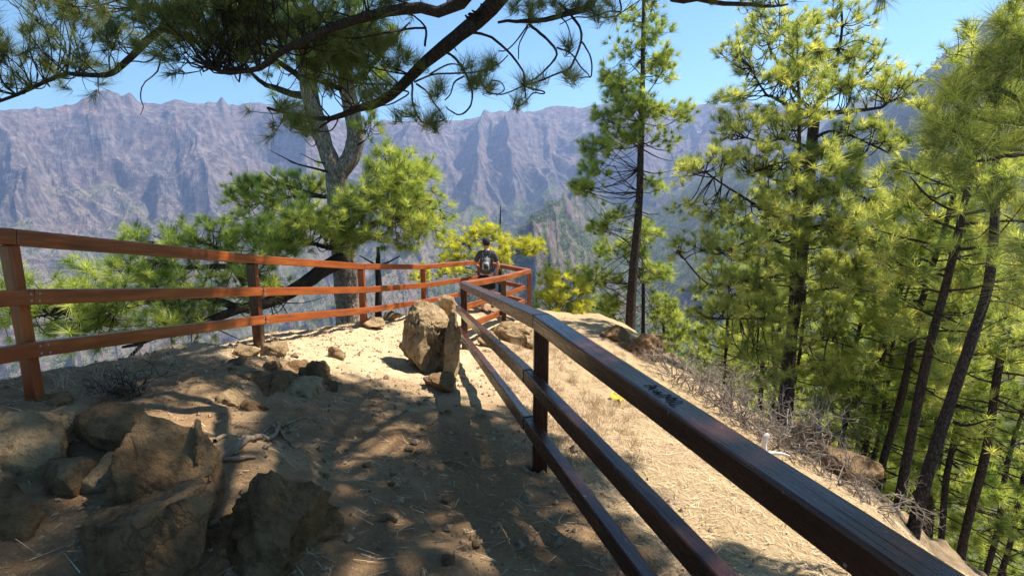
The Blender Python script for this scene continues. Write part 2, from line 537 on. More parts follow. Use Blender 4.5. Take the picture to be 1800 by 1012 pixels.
def ground_z(x, y, detail=True):
    x, y = np.asarray(x, float), np.asarray(y, float)
    z = np.interp(y, PY, PZ) - 0.17 * np.clip(x, -4.2, 0.3)
    lx = np.interp(y, LX_Y, LX); rx = np.interp(y, RX_Y, RX)
    w = 0.25 * fbm(x * 0.6, y * 0.6, 3, 5)
    dl = np.maximum(0, lx - 0.28 + w - x)
    z = z - 0.5 * dl - 0.75 * np.maximum(0, dl - 0.5)
    dr = np.maximum(0, x - rx - 0.25)
    z = z - (0.10 * dr + 0.25 * np.maximum(0, dr - 1.8)) * (1 + 0.55 * sstep(7.5, 3.5, y))
    re = np.interp(y, [0, 3, 5.4, 8, 10, 12, 18, 30], [3.0, 3.3, 4.2, 4.9, 3.6, 3.2, 3.6, 9.0])
    de = np.maximum(0, x - re - w)
    z = z - 0.45 * de - 0.12 * np.maximum(0, de - 3)
    if detail:
        near = sstep(40, 6, np.hypot(x, y))
        z = z + 0.07 * fbm(x * 0.9, y * 0.9, 4, 11) * (0.6 + 1.2 * sstep(0, 1, dl + de)) + 0.026 * fbm(x * 4.2, y * 4.2, 4, 23) * near
        # worn hollow of the path
        z = z + 0.35 * fbm(x * 0.33, y * 0.33, 3, 51) * sstep(0.5, 3, dl + de)
        # rocky step on the left of the path
        z = z + 0.16 * sstep(.85, .2, np.hypot((x + 1.75) / 1.0, (y - 2.5) / .9)) * sstep(-2.9, -2.2, x)
        for bx, by, br, bh in BANKS:
            z = z + bh * np.exp(-((x - bx) ** 2 + (y - by) ** 2) / br ** 2)
        step = sstep(-2.75, -2.45, x) * sstep(-1.75, -2.6, x + 0.25 * pnoise(x * 1.3, y * 1.3, 8)) * sstep(1.0, 2.0, y) * sstep(7.0, 4.6, y)
        z = z + 0.10 * step
        z = z + 0.16 * np.maximum(0, fbm(x * 1.7, y * 1.7, 3, 77)) * sstep(0.3, 1.0, de) 
    return z


def gz(x, y):
    return float(ground_z(np.array([x]), np.array([y]))[0])


def hit(px, py, tmax=60.0):
    """where the photograph's ray meets the ground"""
    t = np.linspace(0.8, tmax, 6000)
    u, v = (px - 900.0) / F, (506.0 - py) / F
    x, y, z = u * t, t * (CP + v * SP), CAM_Z + t * (-SP + v * CP)
    d = z - ground_z(x, y)
    k = np.argmax(d < 0)
    if not (d < 0).any():
        k = len(t) - 1
    return Vector((x[k], y[k], float(ground_z(x[k:k + 1], y[k:k + 1])[0])))


def build_ground():
    def axis(knots):
        out = []
        for a, b, s in knots:
            out.append(np.arange(a, b, s))
        return np.concatenate(out)
    xs = axis([(-40, -12, 1.0), (-12, -5, 0.3), (-5, 4, 0.045), (4, 9, 0.09), (9, 16, 0.3), (16, 60.5, 1.0)])
    ys = axis([(-12, 0.5, 0.35), (0.5, 9, 0.045), (9, 17, 0.09), (17, 26, 0.3), (26, 80.5, 1.0)])
    X, Y = np.meshgrid(xs, ys)
    Z = ground_z(X, Y)
    nx, ny = len(xs), len(ys)
    i = np.arange(ny - 1)[:, None] * nx
    j = np.arange(nx - 1)[None, :]
    q = np.stack([i + j, i + j + 1, i + nx + j + 1, i + nx + j], -1).reshape(-1, 4)
    rx = np.interp(Y, RX_Y, RX); lx = np.interp(Y, LX_Y, LX)
    litter = sstep(-0.15, 0.5, X - rx) * 1.0
    litter = np.maximum(litter, 0.55 * sstep(0.0, 0.8, lx - X))
    re = np.interp(Y, [0, 3, 5.4, 8, 10, 12, 18, 30], [3.0, 3.3, 4.2, 4.9, 3.6, 3.2, 3.6, 9.0])
    rocky = np.maximum(0.75 * sstep(0.0, 0.6, X - re), 0.7 * sstep(0.2, 0.8, lx - 0.3 - X))
    rocky = np.maximum(rocky, 0.4 * sstep(-1.5, -2.4, X) * sstep(7, 5, Y))
    me = np_mesh('ground', np.stack([X, Y, Z], -1).reshape(-1, 3), q, 4, True,
                 {'litter': litter.ravel(), 'rocky': rocky.ravel(), 'sandy': (sstep(4.4, 5.6, Y + 0.25 * fbm(X * 1.2, Y * 1.2, 3, 66)) * sstep(13, 11, Y)).ravel()})
    tag(link('ground', me, M['ground']), 'sandy footpath and needle-covered slope on the ridge top', None, None, 'structure')


build_ground()

# ------------------------------------------------------------------ far mountains (polar height field round the viewpoint)
RN = np.array([25, 60, 150, 500, 900, 1300, 1700, 2000, 2400, 2900.0])
HP = {
    -70: [-26, -52, -115, -265, -380, -300, -160, 0, 200, 190],
    -44: [-26, -52, -115, -265, -375, -290, -150, 20, 245, 235],
    -38: [-26, -52, -115, -265, -370, -280, -150, 20, 300, 290],
    -23: [-26, -52, -112, -260, -360, -270, -150, 20, 335, 320],
    -15: [-26, -50, -108, -250, -330, -250, -140, 20, 285, 280],
    -6: [-26, -50, -104, -235, -290, -200, -100, 50, 300, 290],
    4: [-26, -48, -98, -220, -260, -165, -70, 80, 352, 340],
    12: [-26, -46, -90, -190, -225, -130, -40, 90, 358, 345],
    20: [-25, -42, -75, -150, -180, -80, 10, 130, 342, 335],
    28: [-24, -38, -60, -105, -100, 10, 130, 200, 330, 325],
    35: [-22, -34, -48, -50, 20, 150, 205, 235, 290, 285],
    43: [-20, -30, -38, 20, 205, 300, 320, 340, 380, 375],
    70: [-20, -30, -36, 40, 230, 320, 340, 350, 380, 375],
}


def build_mountains():
    ph = np.radians(np.linspace(-66, 62, 900))
    rr = np.concatenate([np.geomspace(25, 500, 70)[:-1], np.linspace(500, 1500, 150)[:-1], np.linspace(1500, 2450, 260)[:-1], np.linspace(2450, 2900, 20)])
    keys = sorted(HP)
    tab = np.array([np.interp(rr, RN, HP[k]) for k in keys])                # keys x r
    ker = np.ones(9) / 9
    PHI, RR = np.meshgrid(ph, rr)
    deg = np.degrees(ph)
    base = np.array([np.interp(deg, keys, tab[:, j]) for j in range(len(rr))])
    s = PHI * 1700.0
    X, Y = RR * np.sin(PHI), RR * np.cos(PHI)
    wx = 70 * fbm(X / 420, Y / 420, 4, 3)
    wy = 70 * fbm(X / 420, Y / 420, 4, 9)
    far = sstep(1350, 1900, RR) * (1 - 0.85 * sstep(2230, 2410, RR))
    mid = sstep(180, 600, RR) * (1 - sstep(1500, 1900, RR))
    but = ridged((s + 0.8 * wx) / 330, (RR + wy) / 2200, 2, 41) - 0.75
    g2 = ridged((s + 0.5 * wx + 0.25 * RR) / 95, (RR + wy) / 1300, 4, 57) - 0.9
    g4 = ridged((s + 0.4 * wx) / 34, (RR + wy) / 520, 3, 58) - 0.9
    g3 = ridged((X + wx) / 260, (Y + wy) / 260, 5, 71) - 0.8
    # talus, cliff, ledge, cliff
    A = np.array([np.interp(1600, RN, HP[k]) for k in keys]); B = np.array([np.interp(2400, RN, HP[k]) for k in keys])
    A = np.interp(deg, keys, A)[None, :]; B = np.interp(deg, keys, B)[None, :]
    u_ = np.clip((RR - 1600) / 800, 0, 1.2)
    u_ = u_ + (0.05 * fbm(s / 210, RR / 500, 4, 15) + 0.11 * but) * sstep(0, .2, u_) * (1 - sstep(.85, 1.0, u_))
    pr = np.interp(u_, [0, .22, .34, .48, .58, .66, .80, .86, 1.0, 1.2], [0, .10, .20, .43, .50, .60, .84, .88, 1.0, .99])
    wall = A + (B - A) * pr
    kb = sstep(1580, 1720, RR) * (1 - sstep(28, 36, deg))[None, :]
    base = base * (1 - kb) + wall * kb
    va = 0.35 + 0.9 * sstep(-.35, .45, fbm(s / 380, RR / 420, 3, 62))
    vb = sstep(-.2, .5, fbm(s / 300 + 7, RR / 300, 3, 63))
    g5 = ridged((s * .8 + RR * .6 + wx) / 150, (RR * .8 - s * .6 + wy) / 420, 4, 64) - 0.85
    h = base + far * (62 * but + 15 * g2 * va + 4.5 * g4 * (1.1 - vb) + 36 * g5 * (.35 + .65 * vb)) + mid * (46 * g3)
    # jagged crest
    crest = sstep(2150, 2400, RR)
    jag = 9 * (ridged(s / 130, 0 * s + 0.3, 4, 91) - 0.75) * sstep(-5, -14, np.degrees(PHI)) + 5 * (ridged(s / 60, 0 * s + 2.3, 4, 92) - 0.75)
    dg = np.degrees(PHI)
    for c_, w_, a_ in ((-37.4, 1.5, 24), (-35.3, .45, 17), (-31.9, .8, 14), (-29.2, .5, 13), (-28.3, .4, 15), (-25.5, 1.2, 8), (-20.5, 1.0, 16), (-1.5, 2.2, 10), (4.5, 2.0, 9), (11, 2.5, 8), (19.5, 1.2, 8)):
        jag = jag + 1.6 * a_ * sstep(1.5, 0, np.abs((dg - c_) / w_)) * (1 + .4 * pnoise(s / 25, 0 * s, 7))
    h = h + crest * jag
    # rocky spur with a crag in the middle distance
    dphi = np.degrees(PHI)
    cx, cy = X, Y
    def ridge_line(a, b, wdt, ht0, ht1):
        ax, ay = a; bx, by = b
        L2 = (bx - ax) ** 2 + (by - ay) ** 2
        t = np.clip(((cx + wx * .35 - ax) * (bx - ax) + (cy + wy * .35 - ay) * (by - ay)) / L2, 0, 1)
        d = np.hypot(cx + wx * .35 - ax - t * (bx - ax), cy + wy * .35 - ay - t * (by - ay))
        return (ht0 + (ht1 - ht0) * t) - d / wdt
    g1 = but
    sp = ridge_line((28, 640), (210, 1500), 1.05, -42, 20) + 16 * g2 + 14 * (g3)
    h = np.maximum(h, sp)
    sp3 = ridge_line((-330, 900), (-120, 1560), 1.5, -215, -40) + 14 * g2
    h = np.maximum(h, sp3)
    sp4 = ridge_line((-720, 880), (-560, 1600), 1.6, -250, -60) + 14 * g2
    h = np.maximum(h, sp4)
    sp5 = ridge_line((330, 520), (560, 1300), 1.4, -120, 90) + 10 * g3
    h = np.maximum(h, sp5)
    h = np.where(RR < 60, np.minimum(h, base), h)
    # slope -> cover
    gy, gx = np.gradient(h)
    dr = np.gradient(rr)[:, None]
    dpr = RR * (ph[1] - ph[0])
    slope = np.hypot(gy / dr, gx / dpr)
    cliff = sstep(0.85, 1.3, slope + 0.25 * fbm(X / 90, Y / 90, 3, 33)) 
    cliff = np.maximum(cliff, sstep(-40, 60, h + 50 * fbm(X / 130, Y / 130, 3, 34)) * sstep(1500, 1800, RR))
    veg = sstep(-40, -14, dphi) * .12 + (0.76 + 0.45 * fbm(X / 160, Y / 160, 4, 35)) * (1 - 0.8 * cliff) * sstep(260, 60, h - 40 * sstep(20, 35, dphi) * 6)
    veg = veg * (0.62 + 0.38 * sstep(-14, 4, dphi))
    veg = np.maximum(veg, sstep(24, 34, dphi) * sstep(60, 20, dphi) * (0.62 + 0.35 * fbm(X / 60, Y / 60, 3, 44)))
    cliff = cliff * (1 - 0.8 * sstep(24, 34, dphi))
    red = 0.62 * sstep(0.05, 0.35, fbm(X / 230, Y / 230, 3, 36)) * sstep(170, 250, h) * sstep(-28, -38, dphi) + \
        0.45 * sstep(0.25, 0.5, fbm(X / 170, Y / 170, 3, 38)) * sstep(900, 1200, RR)
    nr, nphi = RR.shape
    i = np.arange(nr - 1)[:, None] * nphi
    j = np.arange(nphi - 1)[None, :]
    q = np.stack([i + j, i + nphi + j, i + nphi + j + 1, i + j + 1], -1).reshape(-1, 4)
    me = np_mesh('mountains', np.stack([X, Y, h], -1).reshape(-1, 3), q, 4, False,
                 {'veg': veg.ravel(), 'cliff': cliff.ravel(), 'red': red.ravel()})
    o = link('mountains', me, M['mountain'])
    tag(o, 'hazy purple rock wall and wooded valley slopes of the crater', None, None, 'structure')
    return ph, rr, h, veg, cliff


PHG, RRG, HG, VEG, CLF = build_mountains()


def build_far_woods():
    """trees on the slopes across the valley, too small and too many to count"""
    rng = np.random.default_rng(5)
    N = 420000
    # uniform over area in the polar domain
    phi = rng.uniform(R(-50), R(50), N)
    r = np.sqrt(rng.uniform(130 ** 2, 2050 ** 2, N))
    keepn = rng.uniform(0, 1, N)
    pi_ = (phi - PHG[0]) / (PHG[1] - PHG[0])
    i0 = np.clip(pi_.astype(int), 0, len(PHG) - 2)
    ri = np.clip(np.searchsorted(RRG, r) - 1, 0, len(RRG) - 2)
    fi = pi_ - i0; fr = (r - RRG[ri]) / (RRG[ri + 1] - RRG[ri])
    def bil(A): return (A[ri, i0] * (1 - fi) + A[ri, i0 + 1] * fi) * (1 - fr) + (A[ri + 1, i0] * (1 - fi) + A[ri + 1, i0 + 1] * fi) * fr
    h, veg, cl = bil(HG), bil(VEG), bil(CLF)
    x, y = r * np.sin(phi), r * np.cos(phi)
    dens = np.clip(veg, 0.10, 1) * (1 - 0.8 * cl)
    dens *= 0.10 + 0.9 * sstep(-0.25, 0.3, fbm(x / 45, y / 45, 3, 61))
    right = sstep(8, 24, np.degrees(phi)) * sstep(1000, 500, r)
    k = keepn < dens * (0.75 + 0.25 * right)
    x, y, h, r = x[k], y[k], h[k], r[k]
    n = len(x)
    T = 10
    H = rng.uniform(4, 10, n) * np.where(r < 400, 1.0, 1.1)
    W = H * rng.uniform(0.16, 0.26, n)
    f = rng.uniform(0.12, 1.0, (n, T)) ** 0.8
    rad = W[:, None] * (1.05 - f) ** 0.7 * rng.uniform(0.3, 1.1, (n, T))
    a = rng.uniform(0, 2 * math.pi, (n, T))
    c = np.stack([x[:, None] + rad * np.cos(a), y[:, None] + rad * np.sin(a), h[:, None] - 0.5 + f * H[:, None]], -1)
    sz = (H * 0.17)[:, None, None, None] * (1.25 - 0.6 * f)[..., None, None]
    V = c[:, :, None, :] + rng.normal(size=(n, T, 3, 3)) * sz * 0.8
    tv = np.repeat(rng.uniform(0, 1, n), T * 3)
    me = np_mesh('distant_woods', V.reshape(-1, 3), np.arange(n * T * 3), 3, False, {'tint': tv, 'along': np.zeros(n * T * 3)})
    tag(link('distant_woods', me, M['needle_far']), 'stippled pine woods on the slopes across the valley', None, None, 'stuff')
    print('far trees', n)


M['needle_far'] = mat_needles('needles_far', (0.05, 0.075, 0.02), (0.10, 0.135, 0.035), (0.19, 0.21, 0.06), 0.3)
build_far_woods()

# ------------------------------------------------------------------ railing
RAIL = empty('wooden_railing', (0, 0, 0), 'red-brown three-rail wooden fence running round the edge of the lookout path', 'fence')


def beam(name, a, b, wdt, hgt, bev=0.008, rng=random, parent=RAIL, mat='stain_sunlit'):
    """bevelled timber from a to b; local x runs along the grain"""
    a, b = Vector(a), Vector(b)
    L = (b - a).length
    bm = bmesh.new()
    bmesh.ops.create_cube(bm, size=1)
    bmesh.ops.scale(bm, vec=(L, wdt, hgt), verts=bm.verts)
    nseg = max(1, int(L / 0.35))
    xe = [e for e in bm.edges if abs((e.verts[0].co - e.verts[1].co).normalized().x) > 0.9]
    bmesh.ops.subdivide_edges(bm, edges=xe, cuts=nseg, use_grid_fill=True)
    for v in bm.verts:
        v.co.y += rng.uniform(-1, 1) * 0.0022
        v.co.z += rng.uniform(-1, 1) * 0.0018
    ed = [e for e in bm.edges if e.calc_face_angle(0) > 1.0]
    bmesh.ops.bevel(bm, geom=ed, offset=bev, segments=2, affect='EDGES', profile=0.6)
    me = bpy.data.meshes.new(name)
    bm.to_mesh(me); bm.free()
    d = (b - a).normalized()
    up = Vector((0, 0, 1))
    if abs(d.z) > 0.9: up = Vector((0, 1, 0))
    yv = up.cross(d).normalized(); zv = d.cross(yv)
    o = link(name, me, M[mat], parent)
    o.matrix_world = Matrix.Translation((a + b) / 2) @ Matrix((d, yv, zv)).transposed().to_4x4()
    return o


def build_railing():
    rng = random.Random(4)
    T = {  # post: top centre of the handrail as seen in the photograph, depth
        'p1': (10, 402, 3.2), 'p2': (441, 448, 6.0), 'p3': (634, 463, 8.4), 'p4': (743, 465, 10.8), 'p5': (842, 457, 13.4),
        'p6': (930, 473, 12.3), 'p7': (885, 484, 10.2), 'p8': (815, 495, 8.0), 'p9': (952, 552, 3.45)}
    top = {k: P(*v) for k, v in T.items()}
    d = top['p1'] - top['p2']
    top['p0'] = top['p1'] + Vector((-0.05, d.y, d.z * 0.8))
    d = P(1650, 1012, 1.1) - top['p9']
    top['p10'] = top['p9'] + d * (3.2 / 2.45)
    top['p11'] = top['p10'] + d * 1.1
    pw = 0.102
    HT, WT = 0.10, 0.125
    for k, tp in top.items():
        z0 = gz(tp.x, tp.y) - 0.25
        left = k in ('p0', 'p1', 'p2', 'p3', 'p4', 'p5')
        lean = Vector((rng.uniform(-.012, .012), rng.uniform(-.012, .012), 0))
        pq = .072 if k in ('p0', 'p1') else pw
        beam('post', Vector((tp.x, tp.y, z0)) + lean, (tp.x, tp.y, tp.z - HT - 0.001), pq, pq, 0.01, rng, mat='stain_shaded' if k in ('p2', 'p7', 'p8', 'p9', 'p10', 'p11') else 'stain_sunlit')
    bm = bmesh.new()
    bmesh.ops.create_cone(bm, cap_ends=True, segments=10, radius1=.0075, radius2=.0075, depth=.006)
    screw_me = bpy.data.meshes.new('screw'); bm.to_mesh(screw_me); bm.free()
    screw_me.materials.append(M['screw'])
    chain = ['p0', 'p1', 'p2', 'p3', 'p4', 'p5', 'p6', 'p7', 'p8', 'p9', 'p10', 'p11']
    inner = Vector((-1.0, 7.5, 0))
    for a, b in zip(chain, chain[1:]):
        A, B = top[a].copy(), top[b].copy()
        dirv = (B - A).normalized()
        ex = dirv * 0.002
        dz = Vector((0, 0, HT / 2))
        mt = 'stain_shaded' if a in ('p8', 'p9', 'p10') else 'stain_sunlit'
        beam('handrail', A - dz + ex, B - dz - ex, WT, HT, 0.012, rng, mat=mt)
        side = Vector((-dirv.y, dirv.x, 0)).normalized()
        mid = (A + B) / 2
        if side.dot(Vector((-1.2, min(mid.y - 1, 11), 0)) - Vector((mid.x, mid.y, 0))) < 0: side = -side
        off = side * ((.036 if a in ('p0', 'p1') else pw / 2) + 0.0375)
        for lev, (m1, m2) in enumerate(((0.385, 0.43), (0.73, 0.80))):
            dA, dB = m1, m1
            a2 = A - Vector((0, 0, dA + 0.05)) + off
            b2 = B - Vector((0, 0, dB + 0.05)) + off
            e1 = e2 = -0.002
            if a == 'p8': e1 = 0.14
            if b == 'p8' : e2 = -0.06
            if a == 'p5': e1 = -0.10
            if b == 'p5': e2 = -0.10
            if a == 'p6': e1 = -0.10
            if b == 'p6': e2 = -0.10
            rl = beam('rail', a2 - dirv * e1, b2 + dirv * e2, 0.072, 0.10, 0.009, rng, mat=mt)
            inv = rl.matrix_world.inverted()
            for end, q in ((a, a2), (b, b2)):
                for dzs in (-.024, .024):
                    w = q + (dirv if end == a else -dirv) * (.03 + rng.uniform(-.006, .006)) + side * .0365 + Vector((0, 0, dzs + rng.uniform(-.005, .005)))
                    sc_ = bpy.data.objects.new('screw', screw_me)
                    COL.objects.link(sc_)
                    sc_.parent = rl
                    sc_.matrix_parent_inverse = Matrix.Identity(4)
                    sc_.location = inv @ w
                    sc_.rotation_euler = (R(90), 0, 0)
    # carved letters on the near handrail
    A, B = top['p9'], top['p10']
    d = (B - A).normalized()
    sd = Vector((-d.y, d.x, 0)).normalized()
    nrm = d.cross(sd).normalized()
    if nrm.z < 0: nrm = -nrm
    tb = Tubes()
    # strokes in (along the rail, across towards the path) metres
    L0 = (P(1195, 712, 2.25) - A).dot(d)
    strokes = [
        [(0, .025), (.018, -.022)], [(.018, -.022), (.034, .028)], [(.004, .006), (.032, .008)],
        [(.050, -.004), (.054, .024), (.066, .026), (.072, -.004)], [(.072, -.004), (.077, .028)],
        [(.094, .030), (.100, -.024)], [(.100, -.024), (.114, .012)], [(.114, .012), (.130, -.026)], [(.130, -.026), (.138, .030)],
        [(.156, -.028), (.154, .030)], [(.154, .030), (.182, .024)]]
    sgn = 1 if sd.x < 0 else -1
    for st in strokes:
        pts = [A + d * (L0 + u * 1.25) + sd * sgn * (w * 1.05) + nrm * 0.0034 for u, w in st]
        tb.add(smooth_path(pts, 4), 0.0021, 5)
    o = link('carved_lettering', tb.mesh('carved_lettering'), M['black_wood'], RAIL)
    o['label'] = 'letters AuML scratched into the near handrail'
    # screw heads in pairs on the path side of the left rails
    return top


TOP = build_railing()

# ------------------------------------------------------------------ pines
class Pine:
    """a pine built from traced or grown limbs; parts: trunk, branches, crown"""
    def __init__(self, seed, base, dens=1.0):
        self.rng = np.random.default_rng(seed)
        self.base = Vector(base)
        self.trunk, self.br, self.tf = Tubes(), Tubes(), Tufts()
        self.limbs, self.split, self.dens = [], True, dens

    def stem(self, pts, radii, n=14, k=10):
        p = smooth_path(pts, n)
        r = np.interp(np.linspace(0, 1, n), np.linspace(0, 1, len(radii)), radii)
        self.trunk.add(p, r, k, rough=0.10, rng=self.rng)
        return p, r

    def limb(self, pts, r0, r1=0.006, n=10, k=6):
        p = smooth_path(pts, n)
        w = np.concatenate([[0], np.cumsum(self.rng.normal(size=n - 1))])
        w = (w - np.linspace(w[0], w[-1], n))[:, None] * np.array([0.5, 0.5, 0.8])[None, :]
        p = p + w * r0 * 0.22
        if self.split and r0 >= 0.012:
            tb = Tubes()
            tb.add(p, np.linspace(r0, r1, n), k, rough=0.10, rng=self.rng)
            self.limbs.append(tb)
        else:
            self.br.add(p, np.linspace(r0, r1, n), k, rough=0.08, rng=self.rng)
        return p

    def twig(self, a, b, r0=0.010, r1=0.004, sag=0.12, k=4, n=5):
        rng = self.rng
        a, b = np.asarray(a, float), np.asarray(b, float)
        L = np.linalg.norm(b - a)
        m = (a + b) / 2 + rng.normal(size=3) * L * 0.10 - np.array([0, 0, sag * L])
        self.br.add(smooth_path([a, m, b], n), np.linspace(r0, r1, n), k)

    def clump(self, c, rad, n, anchor, up=0.6, size=1.0, per=5, tw=1.0, shell=0.55):
        """needle tufts through an ellipsoid, tied by forked twigs to the nearest point of the anchor limb"""
        rng = self.rng
        c = np.asarray(tuple(c), float); rad = np.asarray(rad, float)
        A = np.asarray(anchor, float)
        m = max(1, int(n * self.dens) // per)
        for _ in range(m):
            d = unit(rng.normal(size=3)); d[2] = d[2] * 0.9 + 0.15
            q = c + d * rad * rng.uniform(0.15, 1.0) ** shell
            dist = np.linalg.norm(A - q, axis=1)
            j = int(np.argmin(dist + rng.uniform(0, 0.25, len(A)) * dist.mean()))
            self.twig(A[j], q, 0.012 * tw, 0.006 * tw, 0.10, n=6)
            out = unit(q - A[j])
            for _k in range(per):
                t = q + unit(out * 0.8 + rng.normal(size=3) * 0.75) * rng.uniform(0.08, 0.38) * size
                t[2] += 0.06 * size
                self.twig(q, t, 0.006 * tw, 0.0035 * tw, 0.10, 3, 4)
                self.tf.add(t, unit(unit(t - q) * 0.7 + out * 0.35 + np.array([0, 0, up]) + rng.normal(size=3) * 0.2), size * rng.uniform(0.6, 1.25))

    def boughs(self, axis, f0, f1, n, spread, elev=(-0.15, 0.6), r0=0.03, tuft=1.0, dens=1.0, az=None, size=1.0, up=0.55, bare=0.3):
        """side branches along a stem; spread(f) gives branch length"""
        rng = self.rng
        m = len(axis)
        cum = np.arange(m) / (m - 1)
        for i in range(n):
            f = f0 + (f1 - f0) * (i + rng.uniform(0, 1)) / n
            o = np.array([np.interp(f, cum, axis[:, c]) for c in range(3)])
            g = (f - f0) / max(1e-6, f1 - f0)
            L = spread(g) * rng.uniform(0.6, 1.15)
            if L < 0.15: L = 0.15
            th = (i * 2.399 + rng.uniform(-0.5, 0.5)) if az is None else az(rng)
            e = elev[0] + (elev[1] - elev[0]) * g + rng.uniform(-0.2, 0.2)
            pts = [o]
            d = np.array([math.cos(th) * math.cos(e), math.sin(th) * math.cos(e), math.sin(e)])
            for s in range(5):
                d = unit(d + rng.normal(size=3) * 0.13 + np.array([0, 0, 0.07 if s > 1 else -0.02]))
                pts.append(pts[-1] + d * L / 5)
            rr = r0 * (0.45 + 0.55 * L / max(0.2, spread(0.4)))
            p = self.limb(pts, rr, 0.006, 9, 5)
            ns = max(1, int(L / (0.30 * size) * dens))
            for s in range(ns):
                fs = bare + (1 - bare) * (s + rng.uniform(0, 1)) / ns
                q = np.array([np.interp(fs * 8, np.arange(9), p[:, c]) for c in range(3)])
                dd = unit(p[-1] - p[0])
                sidev = unit(np.cross(dd, [0, 0, 1.0])) * (1 if rng.uniform() < 0.5 else -1)
                sd = unit(dd * 0.6 + sidev * rng.uniform(0.3, 1.1) + np.array([0, 0, rng.uniform(-0.15, 0.7)]))
                ls = rng.uniform(0.2, 0.5) * size * (0.7 + 0.5 * (1 - fs)) * min(1.0, 0.5 + L)
                e1 = q + sd * ls
                self.twig(q, e1, 0.009 * size, 0.005 * size, 0.06, 4, 4)
                for _ in range(max(1, int(round(rng.uniform(1.2, 3.6) * tuft)))):
                    t = e1 + unit(sd + rng.normal(size=3) * 0.8) * rng.uniform(0.0, 0.28) * size
                    self.tf.add(t, unit(sd * 0.7 + np.array([0, 0, up]) + rng.normal(size=3) * 0.35), size * rng.uniform(0.8, 1.15))
            self.tf.add(p[-1], unit(p[-1] - p[-3] + np.array([0, 0, 0.1])), size)

    def dead(self, pts, r0=0.02, forks=2):
        p = self.limb(pts, r0, 0.005, 9, 5)
        for _ in range(forks):
            j = self.rng.integers(3, 8)
            self.twig(p[j], p[j] + unit(p[-1] - p[0]) * 0.25 + self.rng.normal(size=3) * 0.15, 0.008, 0.003, 0)

    def finish(self, name, label, group, needle, bark='bark_dark', K=44, length=0.22, width=0.007, spread=(0.18, 1.30), tint=(0, 1), branch_mat='bark_limb', cat='tree', **kw):
        b = tuple(self.base)
        e = empty(name, b, label, cat, group)
        if self.trunk.v: link('trunk', self.trunk.mesh('trunk', base=b), M[bark], e)
        for tb in self.limbs: link('branch', tb.mesh('branch', base=b), M[branch_mat or bark], e)
        if self.br.v: tag(link('branchwork', self.br.mesh('branchwork', base=b), M[branch_mat or bark], e), kind='stuff')  # fine twigs; the young forest pines have their side branches merged in too
        if self.tf.pos:
            me = self.tf.mesh('crown', self.rng, K, length, width, b, spread, tint=tint, **kw)
            link('crown', me, M[needle], e)
        print(name, 'tufts', len(self.tf.pos))
        return e


def copy_tree(o, loc, rz, sc, label, group):
    c = o.copy(); COL.objects.link(c)
    c.location = loc; c.rotation_euler = (0, 0, rz); c.scale = (sc, sc, sc)
    c['label'] = label
    if group: c['group'] = group
    for ch in o.children:
        d = ch.copy(); COL.objects.link(d); d.parent = c
    return c


